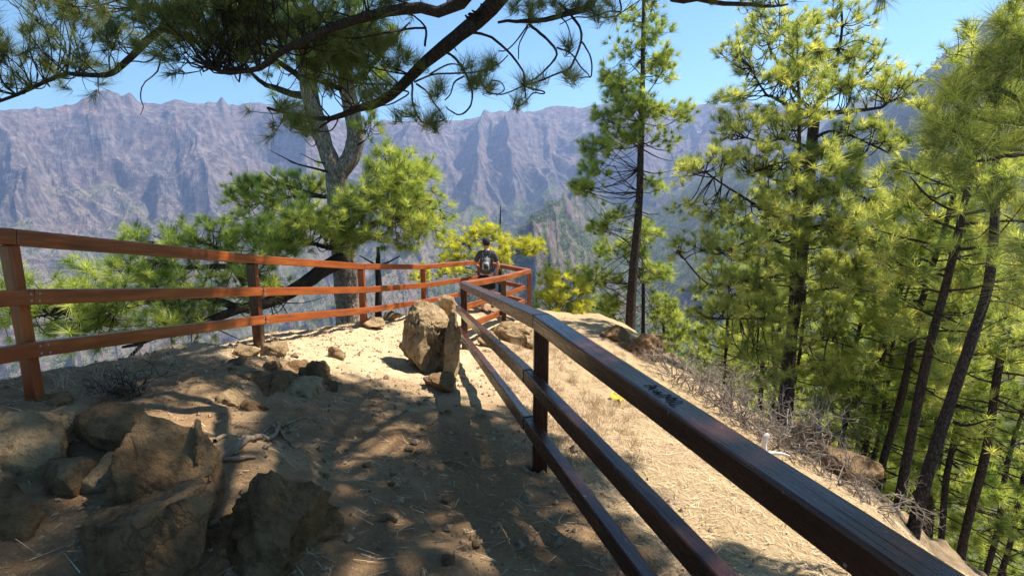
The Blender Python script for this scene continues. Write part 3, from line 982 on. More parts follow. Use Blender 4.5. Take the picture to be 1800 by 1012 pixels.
# --- forked pine beyond the left fence
def forked_pine():
    t = 10.6
    b = P(612, 548, t); b.z -= 1.2
    T = Pine(21, b, 1.55)
    rng = T.rng
    low = T.stem([b, P(612, 540, t), P(606, 470, t), P(600, 400, t), P(592, 335, t), P(592, 300, t)], [0.30, 0.265, 0.235, 0.22, 0.205, 0.21], 16, 12)[0]
    ls = T.stem([P(592, 312, t), P(576, 270, t), P(560, 225, t), P(546, 175, t), P(535, 110, t), P(520, 40, t), P(505, -40, t), P(500, -140, t)], [0.18, 0.175, 0.172, 0.168, 0.155, 0.13, 0.10, 0.06], 18, 12)[0]
    rs = T.stem([P(594, 305, t), P(618, 275, t + .1), P(626, 235, t + .1), P(615, 180, t + .2), P(607, 140, t + .2), P(610, 60, t + .3), P(625, -30, t + .3), P(640, -120, t + .3)], [0.18, 0.185, 0.18, 0.17, 0.155, 0.13, 0.10, 0.06], 18, 12)[0]
    # upper crown
    tl = T.limb([P(545, 170, t), P(500, 160, t), P(455, 140, t - .2), P(420, 95, t - .4)], 0.09, 0.02, 10, 7)
    tl2 = T.limb([P(540, 150, t), P(480, 100, t), P(400, 60, t + .5), P(330, 40, t + .8)], 0.07, 0.015, 10, 7)
    tr = T.limb([P(608, 150, t + .2), P(650, 120, t), P(690, 70, t - .2), P(720, 40, t - .2)], 0.07, 0.015, 10, 7)
    ub = T.limb([P(607, 158, t + .2), P(570, 145, t - .3), P(520, 130, t - .6)], 0.06, 0.015, 8, 6)
    for c, rad, n, an in [
        ((470, 90, t), (0.95, 0.9, 0.55), 60, tl), ((520, 60, t - .3), (0.9, 0.9, 0.6), 75, ls), ((600, 70, t - .4), (1.0, 0.9, 0.6), 80, rs),
        ((420, 30, t + .3), (1.0, 0.9, 0.5), 45, tl2), ((665, 60, t), (0.7, 0.8, 0.6), 45, tr), ((560, 115, t - .6), (0.9, 0.6, 0.35), 55, ub),
        ((540, -70, t), (1.6, 1.5, 0.7), 110, ls), ((700, -150, t), (1.8, 1.6, 0.8), 150, rs), ((830, -160, t), (1.5, 1.6, 0.7), 120, rs), ((740, -230, t - .5), (1.8, 1.6, 0.8), 120, rs), ((640, -60, t), (1.3, 1.3, 0.8), 70, rs), ((360, 20, t + .7), (0.7, 0.8, 0.4), 30, tl2),  # highest clumps, above the frame, added to shade the low limb
        ((650, 130, t - .2), (0.45, 0.6, 0.3), 25, tr)]:
        T.clump(P(*c), rad, n, an)
    # drooping dark spray left of the fork
    sp = T.limb([P(545, 215, t - .2), P(510, 205, t - .5), P(490, 185, t - .6), P(478, 170, t - .7)], 0.03, 0.01, 8)
    for q in ((478, 165), (486, 182), (505, 200), (520, 212), (492, 195)):
        T.tf.add(P(q[0], q[1], t - .65), (-0.7, -0.2, 0.3), 1.3)
    kn = T.limb([P(628, 255, t), P(640, 248, t - .2), P(648, 240, t - .2)], 0.02, 0.008, 6)
    T.clump(P(650, 235, t - .25), (0.25, 0.25, 0.22), 15, kn)
    # sunlit bough to the right
    R1 = T.limb([P(600, 425, t), P(625, 412, t - .5), P(655, 396, t - .9), P(690, 380, t - 1.1), P(735, 370, t - 1.1), P(760, 352, t - 1.0)], 0.10, 0.015, 14, 8)
    R2 = T.limb([P(640, 405, t - .7), P(634, 375, t - .9), P(632, 358, t - 1.0), P(650, 320, t - .8), P(690, 300, t - .6)], 0.05, 0.012, 12, 6)
    R3 = T.limb([P(600, 440, t), P(560, 430, t - .8), P(500, 425, t - 1.2), P(455, 425, t - 1.3)], 0.06, 0.012, 12, 6)
    for c, rad, n, an in [
        ((694, 303, t - .5), (0.62, 0.8, 0.36), 85, R2), ((722, 325, t - .7), (0.50, 0.8, 0.42), 75, R2), ((676, 352, t - .9), (0.75, 0.7, 0.38), 95, R2),
        ((720, 372, t - 1.0), (0.6, 0.7, 0.4), 70, R1), ((745, 395, t - 1.1), (0.42, 0.6, 0.25), 40, R1), ((615, 392, t - 1.0), (0.55, 0.6, 0.35), 55, R2),
        ((560, 400, t - 1.1), (0.7, 0.7, 0.35), 70, R3), ((490, 428, t - 1.3), (0.75, 0.7, 0.26), 70, R3), ((610, 430, t - 1.0), (0.5, 0.5, 0.25), 35, R3),
        ((690, 415, t - 1.1), (0.6, 0.5, 0.18), 30, R1)]:
        T.clump(P(*c), rad, n, an, up=0.8)
    # shaded bough behind, to the left
    L1 = T.limb([P(590, 345, t), P(550, 345, t + .4), P(500, 348, t + .8), P(440, 362, t + .9)], 0.06, 0.012, 12, 6)
    L2 = T.limb([P(590, 352, t), P(540, 338, t + .2), P(490, 322, t + .3), P(466, 302, t + .4)], 0.035, 0.008, 12, 6)
    for c, rad, n, an in [((490, 345, t + .8), (0.9, 0.8, 0.35), 70, L1), ((440, 355, t + .9), (0.5, 0.7, 0.3), 40, L1), ((540, 330, t + .7), (0.7, 0.7, 0.3), 45, L1),
                          ((500, 380, t + .8), (1.0, 0.8, 0.35), 65, L1)]:
        T.clump(P(*c), rad, n, an)
    # bare dead branches by the fork
    T.dead([P(590, 305, t), P(560, 297, t - .3), P(520, 285, t - .5), P(472, 263, t - .6)], 0.035, 1)
    T.dead([P(580, 290, t), P(555, 284, t - .3), P(528, 270, t - .4)], 0.022, 0)
    T.dead([P(563, 240, t), P(550, 258, t - .3), P(535, 245, t - .4), P(527, 232, t - .4)], 0.012, 0)
    # low limb leaning down to the left with its wide spread
    LL = T.limb([P(606, 455, t), P(575, 470, t - .6), P(540, 495, t - 1.2), P(490, 522, t - 1.8), P(440, 545, t - 2.2), P(360, 575, t - 2.6), P(290, 600, t - 2.8), P(215, 610, t - 2.9)], 0.17, 0.02, 20, 9)
    L3 = T.limb([P(505, 515, t - 1.7), P(420, 470, t - 1.8), P(330, 470, t - 2.0), P(280, 462, t - 2.1), P(255, 455, t - 2.1)], 0.07, 0.012, 12, 6)
    L4 = T.limb([P(440, 545, t - 2.2), P(340, 520, t - 2.6), P(230, 530, t - 3.0), P(120, 545, t - 3.3), P(50, 560, t - 3.4)], 0.07, 0.012, 14, 6)
    L5 = T.limb([P(430, 500, t - 1.8), P(390, 440, t - 1.5), P(340, 425, t - 1.4), P(270, 425, t - 1.4)], 0.05, 0.012, 10, 6)
    for c, rad, n, an in [
        ((300, 432, t - 1.5), (0.75, 0.8, 0.18), 55, L5), ((380, 430, t - 1.4), (0.7, 0.8, 0.28), 55, L5), ((440, 455, t - 1.5), (0.6, 0.7, 0.3), 45, L5),
        ((250, 475, t - 2.2), (0.65, 0.7, 0.22), 50, L3), ((340, 490, t - 2.0), (0.7, 0.8, 0.3), 55, L3), ((430, 510, t - 1.9), (0.6, 0.7, 0.3), 50, L3),
        ((60, 535, t - 3.4), (0.35, 0.5, 0.35), 32, L4), ((130, 545, t - 3.3), (0.5, 0.6, 0.3), 48, L4), ((220, 535, t - 3.0), (0.5, 0.6, 0.3), 45, L4),
        ((310, 545, t - 2.7), (0.6, 0.6, 0.28), 50, L4), ((350, 565, t - 2.5), (0.4, 0.5, 0.2), 28, LL), ((170, 565, t - 3.0), (0.4, 0.5, 0.2), 30, L4), ((60, 495, t - 3.3), (0.25, 0.4, 0.08), 8, L4), ((70, 570, t - 3.4), (0.35, 0.5, 0.22), 26, L4)]:
        T.clump(P(*c), rad, n, an)
    hi = T.limb([rs[-1], tuple(np.array(LL[3]) + np.array(S) * 8.2), tuple(np.array(LL[9]) + np.array(S) * 7.8), tuple(np.array(LL[15]) + np.array(S) * 7.6), tuple(np.array(LL[19]) + np.array(S) * 7.6)], .07, .02, 20, 7)  # unseen limb added above the frame, along the sun's path, to shade LL
    for j in range(9, 20, 2):
        for dy in (-.5, .5):
            q = hi[j] + np.array([rng.uniform(-.3, .3), dy, rng.uniform(0, .5)])
            T.clump(q, (.7, .55, .35), 26, hi, per=6, tw=1.2)
    for _ in range(26):
        j = rng.integers(6, 19)
        q = LL[j] + rng.normal(size=3) * 0.35
        T.twig(LL[j], q, 0.012, 0.004, 0.1)
    T.dead([P(250, 605, t - 2.9), P(225, 630, t - 3.0), P(190, 655, t - 3.2), P(150, 650, t - 3.3)], 0.03, 4)
    T.finish('pine_tree', 'big pine behind the left fence whose trunk forks into two bark-plated stems', None, 'needle_bright', 'bark_grey', K=64, length=0.21, width=0.0072, branch_mat='bark_limb')


forked_pine()


# --- pine whose limbs hang into the top of the view and shade the path
def overhang_pine():
    b = Vector((3.9, -0.6, gz(3.9, -0.6) - 0.2))
    T = Pine(8, b, 1.35)
    rng = T.rng
    tr, _ = T.stem([b, b + Vector((-.1, .1, 2.5)), b + Vector((-.2, .3, 5)), b + Vector((-.3, .4, 8)), b + Vector((-.3, .5, 11))], [0.32, 0.27, 0.22, 0.16, 0.08], 14, 12)
    t = 4.6
    q1 = tuple(b + Vector((-.2, .3, 4.9)))
    A = T.limb([q1, (2.3, 2.6, 5.0), (1.0, 4.2, 4.2), P(880, -6, t), P(815, 52, t), P(748, 108, t + .1), P(690, 160, t + .2), P(640, 180, t + .3), P(560, 215, t + .5), P(470, 190, t + .6)], 0.102, 0.014, 30, 9)
    # the dark burr where the limb enters the view
    for k in range(70):
        u = rng.uniform(0, 1)
        c = np.array(P(852, 18, t)) * (1 - u) + np.array(P(826, 36, t)) * u
        d = unit(rng.normal(size=3) + np.array([-0.5, -.3, -.5]))
        T.br.add([c, c + d * rng.uniform(.05, .085)], [0.022, 0.006], 4)
    B = T.limb([q1, (2.0, 2.0, 4.6), (0.9, 3.4, 4.2), P(822, -4, 3.9), P(715, 20, 3.9), P(634, 36, 3.9), P(567, 55, 4.0), P(497, 88, 4.1), P(457, 117, 4.2), P(403, 128, 4.3), P(372, 118, 4.3)], 0.062, 0.012, 30, 8)
    C = T.limb([P(822, -4, 3.9), (-.9, 3.7, 3.9), (-1.8, 4.2, 4.2), P(235, -8, 5.2), P(272, 12, 5.2), P(292, 40, 5.2), P(262, 68, 5.2), P(222, 108, 5.2), P(190, 126, 5.3), P(120, 127, 5.4), P(60, 152, 5.5), P(-20, 185, 5.6)], 0.06, 0.014, 34, 7)
    D = T.limb([q1, (2.6, 2.4, 5.2), (1.8, 4.2, 4.9), P(1065, -30, 4.8), P(1000, 20, 4.7), P(930, 38, 4.6), P(875, 40, 4.6)], 0.06, 0.012, 22, 7)
    Dr = T.limb([(1.8, 4.2, 4.9), P(1180, -40, 5.2), P(1240, -6, 5.2), P(1330, 6, 5.2), P(1385, 8, 5.3)], 0.04, 0.01, 16, 6)
    # curling twigs traced against the sky
    C2 = lambda pts: [(500 + x / 2.977, y / 2.977) for x, y in pts]
    hooks = [
        ([(945, 168), (1040, 180), (1100, 205), (1190, 290), (1250, 375), (1255, 440), (1262, 515)], .014, 4.6),
        ([(1300, 20), (1275, 120), (1330, 170), (1390, 225), (1425, 290), (1360, 370), (1300, 420), (1240, 440)], .015, 4.7),
        ([(1440, 20), (1500, 75), (1550, 140), (1555, 215), (1520, 310), (1490, 355), (1400, 395), (1340, 420), (1240, 455), (1140, 495), (1060, 485)], .013, 4.7),
        ([(1556, 220), (1590, 280), (1608, 340), (1605, 400), (1575, 405), (1545, 410)], .009, 4.7),
        ([(1425, 250), (1500, 280), (1550, 350), (1585, 385), (1595, 400)], .008, 4.7),
        ([(800, 262), (870, 290), (925, 350), (965, 430), (980, 500), (970, 560), (925, 600), (880, 590), (845, 560)], .013, 4.7),
        ([(655, 370), (668, 450), (668, 520), (690, 600), (720, 640), (775, 645), (835, 628)], .012, 4.8),
        ([(690, 440), (745, 480), (790, 550), (820, 590), (838, 625)], .010, 4.8),
        ([(610, 470), (650, 490), (590, 530), (520, 555), (400, 545)], .009, 4.8),
        ([(760, 390), (850, 340), (910, 340), (940, 380)], .009, 4.7),
        ([(680, 430), (780, 390), (900, 385), (1000, 380), (1110, 345), (1170, 290)], .010, 4.7),
        ([(940, 400), (890, 430), (870, 490), (840, 525)], .009, 4.7),
        ([(1240, 440), (1300, 470), (1350, 480), (1355, 495), (1300, 490), (1270, 525), (1250, 545), (1215, 560)], .008, 4.7),
        ([(1275, 140), (1230, 230), (1225, 310)], .007, 4.7),
        ([(1275, 130), (1210, 220), (1160, 265), (1120, 268)], .007, 4.6),
        ([(735, 240), (740, 150), (690, 95), (650, 70)], .011, 4.4),
        ([(740, 148), (650, 150), (590, 160), (500, 175), (360, 200), (270, 190), (180, 150)], .010, 4.2),
        ([(880, 215), (885, 240), (900, 268)], .009, 4.6),
        ([(600, 450), (480, 530), (380, 575), (280, 610), (200, 660), (150, 690), (60, 670), (0, 590)], .015, 4.9),
        ([(280, 610), (270, 650), (230, 690), (130, 680)], .008, 4.9),
        ([(1750, -20), (1760, 60), (1700, 60), (1600, 90), (1520, 90), (1440, 130)], .010, 5.0),
        ([(1430, 80), (1480, 130), (1510, 250)], .007, 4.7),
        ([(690, 600), (630, 610), (580, 570)], .008, 4.8),
        ([(1060, 485), (1040, 440), (1060, 380), (1090, 360)], .007, 4.7),
        ([(1080, 420), (1130, 430), (1150, 470), (1110, 500)], .006, 4.7),
        ([(560, 440), (440, 440), (330, 420), (200, 380), (100, 350)], .011, 4.7),
        ([(430, 100), (420, 0)], .008, 4.0), ([(410, 110), (280, 70), (180, 70), (60, 130)], .008, 4.1),
        ([(90, 200), (100, 100), (50, 0)], .008, 4.2), ([(120, 250), (80, 340), (20, 400)], .008, 4.3)]
    hp = []
    for pts, r, tt in hooks:
        cc = C2(pts)
        p = T.limb([P(x, y, tt + 0.10 * math.sin(i * 1.7)) for i, (x, y) in enumerate(cc)], r, max(.005, r * .45), max(10, 3 * len(cc)), 6)
        hp.append(p)
    # left: hanging bare twigs
    C1 = lambda pts: [(x / 2.977, y / 2.977) for x, y in pts]
    for pts, r, tt in [([(675, 0), (700, 110), (690, 170), (640, 215)], .008, 5.1), ([(545, 20), (540, 90), (530, 165)], .006, 5.1), ([(840, 310), (820, 380), (750, 440), (735, 510), (750, 560), (735, 600)], .008, 5.1),
                       ([(880, 240), (780, 320), (700, 320), (660, 330)], .010, 5.2), ([(480, 165), (520, 210), (560, 220)], .005, 5.2), ([(510, 400), (515, 480)], .006, 5.3),
                       ([(240, 280), (300, 330), (330, 370)], .008, 5.4), ([(1530, 0), (1580, 100), (1590, 190)], .007, 4.2), ([(1160, 380), (1340, 370), (1440, 320), (1470, 250)], .010, 4.3),
                       ([(1400, 230), (1560, 290), (1640, 250), (1650, 180)], .008, 4.2), ([(1600, 250), (1580, 340), (1540, 390)], .007, 4.2), ([(1090, 330), (1160, 375), (1210, 385)], .012, 4.3)]:
        T.limb([P(x, y, tt + 0.08 * math.sin(i * 2.1)) for i, (x, y) in enumerate(C1(pts))], r, r * .5, 12, 5)
    # tufts: (px, py, depth, axis, size)
    tuft_px = [(1075, 320, .1), (1050, 350, .2), (1020, 430, .0), (985, 440, -.1), (1060, 450, .1), (1000, 410, 0), (950, 330, -.2), (820, 430, .1), (800, 470, 0), (1480, 240, .2), (1490, 370, .1), (1330, 430, 0), (1260, 420, 0), (1225, 520, 0),
               (690, 570, -.1), (790, 640, 0), (760, 650, -.2), (800, 590, 0), (600, 600, -.2), (1540, 390, .1), (1300, 90, 0), (1270, 40, 0), (1340, 20, .1), (1440, 40, .2), (1660, 90, .2), (1600, 60, .1), (1700, 20, .2), (1530, 30, 0), (1210, 30, 0), (1400, -10, 0),
               (700, 340, 0), (640, 300, -.1), (580, 230, -.2), (540, 200, 0), (500, 210, 0), (470, 250, -.2), (430, 300, 0), (600, 350, -.1), (540, 330, 0), (470, 480, -.3), (400, 500, -.3), (440, 520, -.2), (500, 470, 0), (560, 460, 0),
               (310, 370, 0), (350, 330, 0), (260, 300, 0), (400, 400, 0), (300, 250, 0), (200, 300, 0), (160, 330, 0), (380, 250, 0), (450, 200, 0), (90, 600, -.4), (60, 640, -.4), (20, 560, -.5), (40, 620, -.5), (110, 660, -.3), (140, 690, -.3)]
    for x, y, a in tuft_px:
        px, py = 500 + x / 2.977, y / 2.977
        for _ in range(3):
            tt = 4.6 + rng.uniform(-.35, .35)
            T.tf.add(P(px + rng.uniform(-9, 9), py + rng.uniform(-8, 8), tt), unit(np.array([rng.uniform(-.5, .5), rng.uniform(-.5, .5), 0.55 + rng.uniform(-.4, .4)])), rng.uniform(0.85, 1.15))
    # dense dark masses at the top left of the frame and above it
    for c, rad, n, an in [
        ((370, 40, 4.3), (0.34, 0.5, 0.26), 60, B), ((430, 20, 4.2), (0.35, 0.5, 0.25), 55, B), ((340, 75, 4.4), (0.22, 0.4, 0.20), 38, B), ((385, 105, 4.4), (0.2, 0.3, 0.16), 26, B),
        ((340, 110, 4.4), (0.15, 0.25, 0.12), 14, B), ((420, 75, 4.3), (0.3, 0.4, 0.2), 32, B), ((500, 30, 4.0), (0.3, 0.4, 0.2), 24, B), ((600, 10, 3.9), (0.3, 0.4, 0.15), 16, B),
        ((700, 0, 4.2), (0.35, 0.4, 0.1), 12, B), ((600, 110, 4.7), (0.35, 0.3, 0.2), 22, A), ((560, 85, 4.4), (0.3, 0.4, 0.2), 20, B), ((660, 130, 4.7), (0.3, 0.3, 0.2), 14, A), ((560, 150, 4.8), (0.3, 0.3, 0.2), 14, A),
        ((480, 205, 5.1), (0.18, 0.2, 0.14), 7, A),
        ((20, 130, 5.5), (0.32, 0.4, 0.3), 46, C), ((60, 105, 5.4), (0.25, 0.3, 0.2), 26, C), ((110, 60, 5.3), (0.2, 0.3, 0.16), 20, C), ((150, 120, 5.3), (0.3, 0.25, 0.12), 18, C), ((205, 80, 5.2), (0.22, 0.25, 0.13), 20, C), ((255, 60, 5.2), (0.15, 0.2, 0.12), 12, C),
        ((110, 5, 5.2), (0.5, 0.35, 0.12), 32, C), ((190, 8, 5.2), (0.3, 0.3, 0.08), 14, C), ((50, 30, 5.4), (0.16, 0.2, 0.16), 8, C),
        ((1330, -4, 5.2), (0.4, 0.3, 0.08), 18, Dr), ((1245, -2, 5.2), (0.2, 0.2, 0.1), 8, Dr), ((1090, 0, 5.0), (0.35, 0.3, 0.18), 14, D)]:
        T.clump(P(*c), rad, n, an, per=4, tw=0.7, size=0.95)
    T.tf.add(P(1553, 2, 4.4), (0.1, 0, -.6), 1.1); T.tf.add(P(1546, -4, 4.4), (-.3, 0, -.6), 1.1)
    T.limb([(1.8, 4.2, 4.9), P(1520, -60, 4.6), P(1553, -2, 4.4)], .02, .008, 8, 5)
    # crown high above, outside the frame, that dapples the path
    arms = []
    for e in [(2.2, 5.6, 6.9), (0.6, 4.4, 6.6), (3.4, 4.2, 6.8), (1.4, 2.4, 6.4), (0.2, 1.2, 6.0), (2.6, 0.4, 6.8), (4.6, 2.2, 7.0), (-.4, 2.9, 6.0), (-0.6, 4.8, 6.3)]:
        arms.append(T.limb([tuple(b + Vector((-.25, .35, 5.6 + rng.uniform(-1, .6)))), tuple((np.array(e) + np.array(b + Vector((0, 0, 6)))) / 2 + np.array([0, 0, .3])), e, tuple(np.array(e) + np.array([-.5, .4, .25]))], .09, .02, 12, 6))
    low_crown = T.tf
    T.tf = Tufts()
    allarm = np.concatenate(arms)
    n = 0
    for gx in np.arange(-4.3, 1.3, .62):
        for gy in np.arange(-.6, 5.3, .62):
            x, y = gx + rng.uniform(-.25, .25), gy + rng.uniform(-.25, .25)
            if x > np.interp(y, RX_Y, RX) + .32: continue
            if y > 4.75 + .25 * x * (x < 0) * .3: continue
            if rng.uniform() < (.05 if x > -1.6 or y > 3.6 else .24): continue
            if math.hypot(x + 2.75, y - 2.45) < .55 or math.hypot(x + 1.95, y - 2.65) < .3: continue
            dist = rng.uniform(6.6, 8.6) / S.z
            c = np.array([x, y, gz(x, y)]) + np.array(S) * dist
            T.clump(c, (.52, .52, .28), 44, allarm, per=6, tw=1.2, size=1.1)
    for f in np.linspace(.12, .95, 13):
        if rng.uniform() < .28: continue
        g = np.array([-3.15 + rng.uniform(-.2, .3), 3.0 + 2.8 * f, .75 - .35 * f])
        T.clump(g + np.array(S) * rng.uniform(7.2, 9.5), (.42, .42, .28), 26, allarm, per=6, tw=1.2, size=1.1)
    T.boughs(tr, 0.6, 1.0, 16, lambda g: 2.6 * (1 - 0.7 * g), r0=.05, size=1.2)
    high_crown, T.tf = T.tf, low_crown
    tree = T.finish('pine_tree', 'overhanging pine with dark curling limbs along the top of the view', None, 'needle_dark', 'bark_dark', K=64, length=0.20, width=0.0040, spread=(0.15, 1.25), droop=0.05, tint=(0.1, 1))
    print('shade tufts', len(high_crown.pos))
    link('crown', high_crown.mesh('crown', T.rng, 56, 0.22, 0.010, tuple(b)), M['needle_shade'], tree)


overhang_pine()


# --- pines on the right
def slender_pine():
    t = 16.5
    b = P(1107, 602, t); g = hit(1107, 600)
    b.z = min(b.z, gz(b.x, b.y)) - 0.1
    T = Pine(31, b, 1.8)
    ax, _ = T.stem([b, P(1107, 590, t), P(1113, 480, t), P(1122, 380, t), P(1127, 250, t), P(1130, 120, t), P(1131, 20, t), P(1130, -60, t)], [0.20, 0.165, 0.14, 0.125, 0.10, 0.075, 0.05, 0.025], 24, 9)
    tw, _ = T.stem([P(1130, 600, t + 1), P(1131, 500, t + 1), P(1130, 440, t + 1)], [0.07, 0.06, 0.04], 8, 6)
    for c, rad, n in [((1130, 25, t), (.9, .8, .5), 34), ((1105, 85, t), (.7, .7, .35), 30), ((1150, 70, t), (.55, .7, .3), 24), ((1075, 140, t), (.45, .7, .45), 34), ((1160, 120, t), (.6, .7, .45), 50), ((1105, 165, t), (.8, .8, .42), 55), ((1165, 205, t), (.75, .7, .4), 48),
                      ((1085, 210, t), (.75, .7, .5), 62), ((1120, 200, t - .4), (.6, .5, .4), 40), ((1055, 265, t), (.55, .6, .35), 42), ((1100, 250, t), (.6, .6, .35), 34), ((1030, 335, t), (.42, .6, .25), 30), ((1050, 300, t), (.5, .6, .2), 18), ((1150, 250, t), (.6, .6, .25), 18),
                      ((1060, 405, t), (.45, .6, .25), 16), ((1150, 330, t), (.5, .6, .2), 10), ((1090, 375, t), (.4, .5, .3), 12), ((1140, 415, t + 1), (.55, .6, .4), 26), ((1100, 445, t + .6), (.9, .6, .45), 34), ((1060, 490, t + .5), (.8, .7, .35), 40), ((1140, 480, t + .8), (.6, .6, .6), 36), ((1080, 540, t + .5), (.6, .6, .4), 26), ((1160, 540, t + .8), (.5, .6, .5), 26)]:
        T.clump(P(*c), rad, n * (1.4 if c[1] > 280 else 1.0), ax, up=.7, size=1.05)
    for e in [(1195, 285, 1128, 262), (1180, 265, 1128, 250), (1075, 345, 1120, 345), (1160, 375, 1122, 370), (1078, 290, 1120, 335), (1160, 318, 1124, 310), (1180, 300, 1126, 300)]:
        T.dead([P(e[2], e[3], t), P((e[0] + e[2]) / 2, (e[1] + e[3]) / 2 + 5, t - .4), P(e[0], e[1], t - .6)], .024, 1)
    T.finish('pine_tree', 'tall slender pine with bare dark trunk standing alone on the slope edge', None, 'needle_bright', 'bark_dark', K=50, length=0.25, width=0.013)


slender_pine()


def big_pine():
    t = 13.0
    b = P(1380, 700, t); b.z -= 1.5
    T = Pine(33, b, 1.45)
    ax, _ = T.stem([b, P(1381, 690, t), P(1390, 600, t), P(1405, 490, t), P(1418, 380, t), P(1425, 280, t), P(1432, 205, t), P(1434, 185, t)], [0.165, 0.16, 0.15, 0.142, 0.135, 0.128, 0.12, 0.10], 24, 10)
    def arm(pts, r, n=14): return T.limb([P(x, y, t + d) for x, y, d in pts], r, 0.015, n, 7)
    a1 = arm([(1432, 200, 0), (1480, 198, -.3), (1545, 190, -.5), (1562, 180, -.5)], .075)
    a2 = arm([(1430, 205, 0), (1395, 190, -.2), (1360, 175, -.4), (1342, 162, -.5), (1320, 120, -.4)], .06)
    a3 = arm([(1432, 195, 0), (1405, 170, .3), (1370, 110, .5), (1352, 80, .6), (1375, 55, .6), (1390, 20, .6)], .055)
    a4 = arm([(1435, 190, 0), (1460, 150, .2), (1472, 100, .3), (1480, 50, .3), (1475, 0, .3), (1470, -50, .3)], .06)
    a5 = arm([(1435, 185, 0), (1490, 155, .5), (1530, 125, .7), (1550, 85, .7), (1558, 68, .7)], .03)
    a6 = arm([(1428, 245, 0), (1460, 230, -.4), (1510, 245, -.8), (1575, 275, -1.0)], .045)
    a7 = arm([(1426, 260, 0), (1380, 245, -.5), (1345, 250, -.8), (1300, 240, -.9)], .04)
    a8 = arm([(1424, 290, 0), (1380, 285, -.6), (1320, 305, -1.0)], .035)
    a9 = arm([(1412, 380, 0), (1350, 370, -.4), (1300, 345, -.7), (1240, 302, -1)], .05)
    a10 = arm([(1412, 375, 0), (1460, 380, -.5), (1500, 405, -.9), (1512, 440, -1)], .04)
    a11 = arm([(1418, 330, 0), (1470, 335, -.5), (1530, 350, -.9)], .035)
    a12 = arm([(1408, 440, 0), (1340, 420, -.5), (1270, 445, -.9)], .04)
    a13 = arm([(1400, 520, 0), (1460, 505, -.4), (1530, 500, -.8)], .035)
    a14 = arm([(1405, 480, 0), (1330, 490, -.6), (1250, 500, -.8), (1190, 440, -.9)], .04)
    a15 = arm([(1395, 570, 0), (1330, 560, -.5), (1250, 560, -.7)], .035)
    a16 = arm([(1388, 620, 0), (1440, 600, -.5), (1500, 610, -.7)], .03)
    for c, rad, n, an in [
        ((1350, 45, .4), (.8, .8, .5), 60, a3), ((1310, 95, -.2), (.7, .7, .45), 60, a2), ((1400, 60, .4), (.6, .7, .4), 40, a3), ((1470, 40, .3), (.8, .8, .45), 55, a4), ((1480, 95, .3), (.9, .8, .35), 60, a4), ((1520, 120, .5), (.55, .7, .35), 40, a5),
        ((1430, 120, .2), (.8, .8, .4), 60, a4), ((1350, 140, -.3), (.8, .8, .35), 65, a2), ((1420, 160, -.3), (.8, .6, .25), 40, a2), ((1500, 165, -.2), (.9, .7, .25), 60, a1), ((1560, 165, -.4), (.55, .7, .3), 50, a1), ((1290, 170, -.5), (.4, .5, .3), 30, a2),
        ((1300, 225, -.8), (.6, .7, .35), 55, a7), ((1370, 225, -.6), (.7, .6, .3), 45, a7), ((1500, 230, -.6), (.9, .7, .25), 50, a6), ((1550, 260, -.9), (.5, .6, .25), 30, a6), ((1470, 275, -.5), (.8, .7, .3), 60, a6),
        ((1330, 290, -.9), (.9, .7, .35), 75, a8), ((1250, 290, -1), (.55, .6, .3), 40, a9), ((1215, 310, -1), (.35, .5, .3), 22, a9), ((1390, 330, -.5), (.8, .6, .3), 60, a8), ((1480, 340, -.6), (.9, .7, .4), 75, a11), ((1540, 360, -.9), (.5, .6, .35), 34, a11),
        ((1310, 370, -.7), (.8, .7, .35), 55, a9), ((1240, 370, -.9), (.6, .6, .35), 40, a9), ((1480, 410, -.8), (.8, .7, .4), 60, a10), ((1370, 420, -.5), (.9, .6, .3), 60, a12), ((1280, 440, -.9), (.8, .7, .3), 60, a12), ((1200, 445, -.9), (.45, .5, .2), 24, a14),
        ((1340, 490, -.6), (.9, .7, .35), 70, a14), ((1260, 510, -.8), (.6, .6, .3), 45, a14), ((1460, 480, -.4), (.8, .7, .35), 60, a13), ((1520, 490, -.8), (.5, .6, .35), 36, a13), ((1330, 555, -.6), (.8, .6, .35), 60, a15), ((1260, 560, -.7), (.6, .6, .35), 40, a15),
        ((1450, 570, -.5), (.7, .6, .35), 50, a16), ((1400, 600, -1), (.5, .4, .25), 26, a16), ((1360, 640, -.9), (.5, .5, .3), 24, a15), ((1440, 640, -.7), (.5, .5, .3), 28, a16), ((1320, 610, -.8), (.5, .5, .3), 26, a15), ((1570, 120, .5), (.2, .3, .2), 6, a5)]:
        T.clump(P(c[0], c[1], t + c[2]), rad, n, an, up=.75, size=1.0, tw=1.3)
    for _ in range(16):
        T.dead([ax[int(T.rng.integers(7, 19))], ax[int(T.rng.integers(7, 19))] * 0 + ax[10] + T.rng.normal(size=3) * np.array([.9, .9, .9])], .016, 2) if False else None
    T.finish('pine_tree', 'largest pine on the right, its trunk splitting into a candelabra of spreading limbs', None, 'needle_olive', 'bark_dark', K=46, length=0.23, width=0.0100)


big_pine()


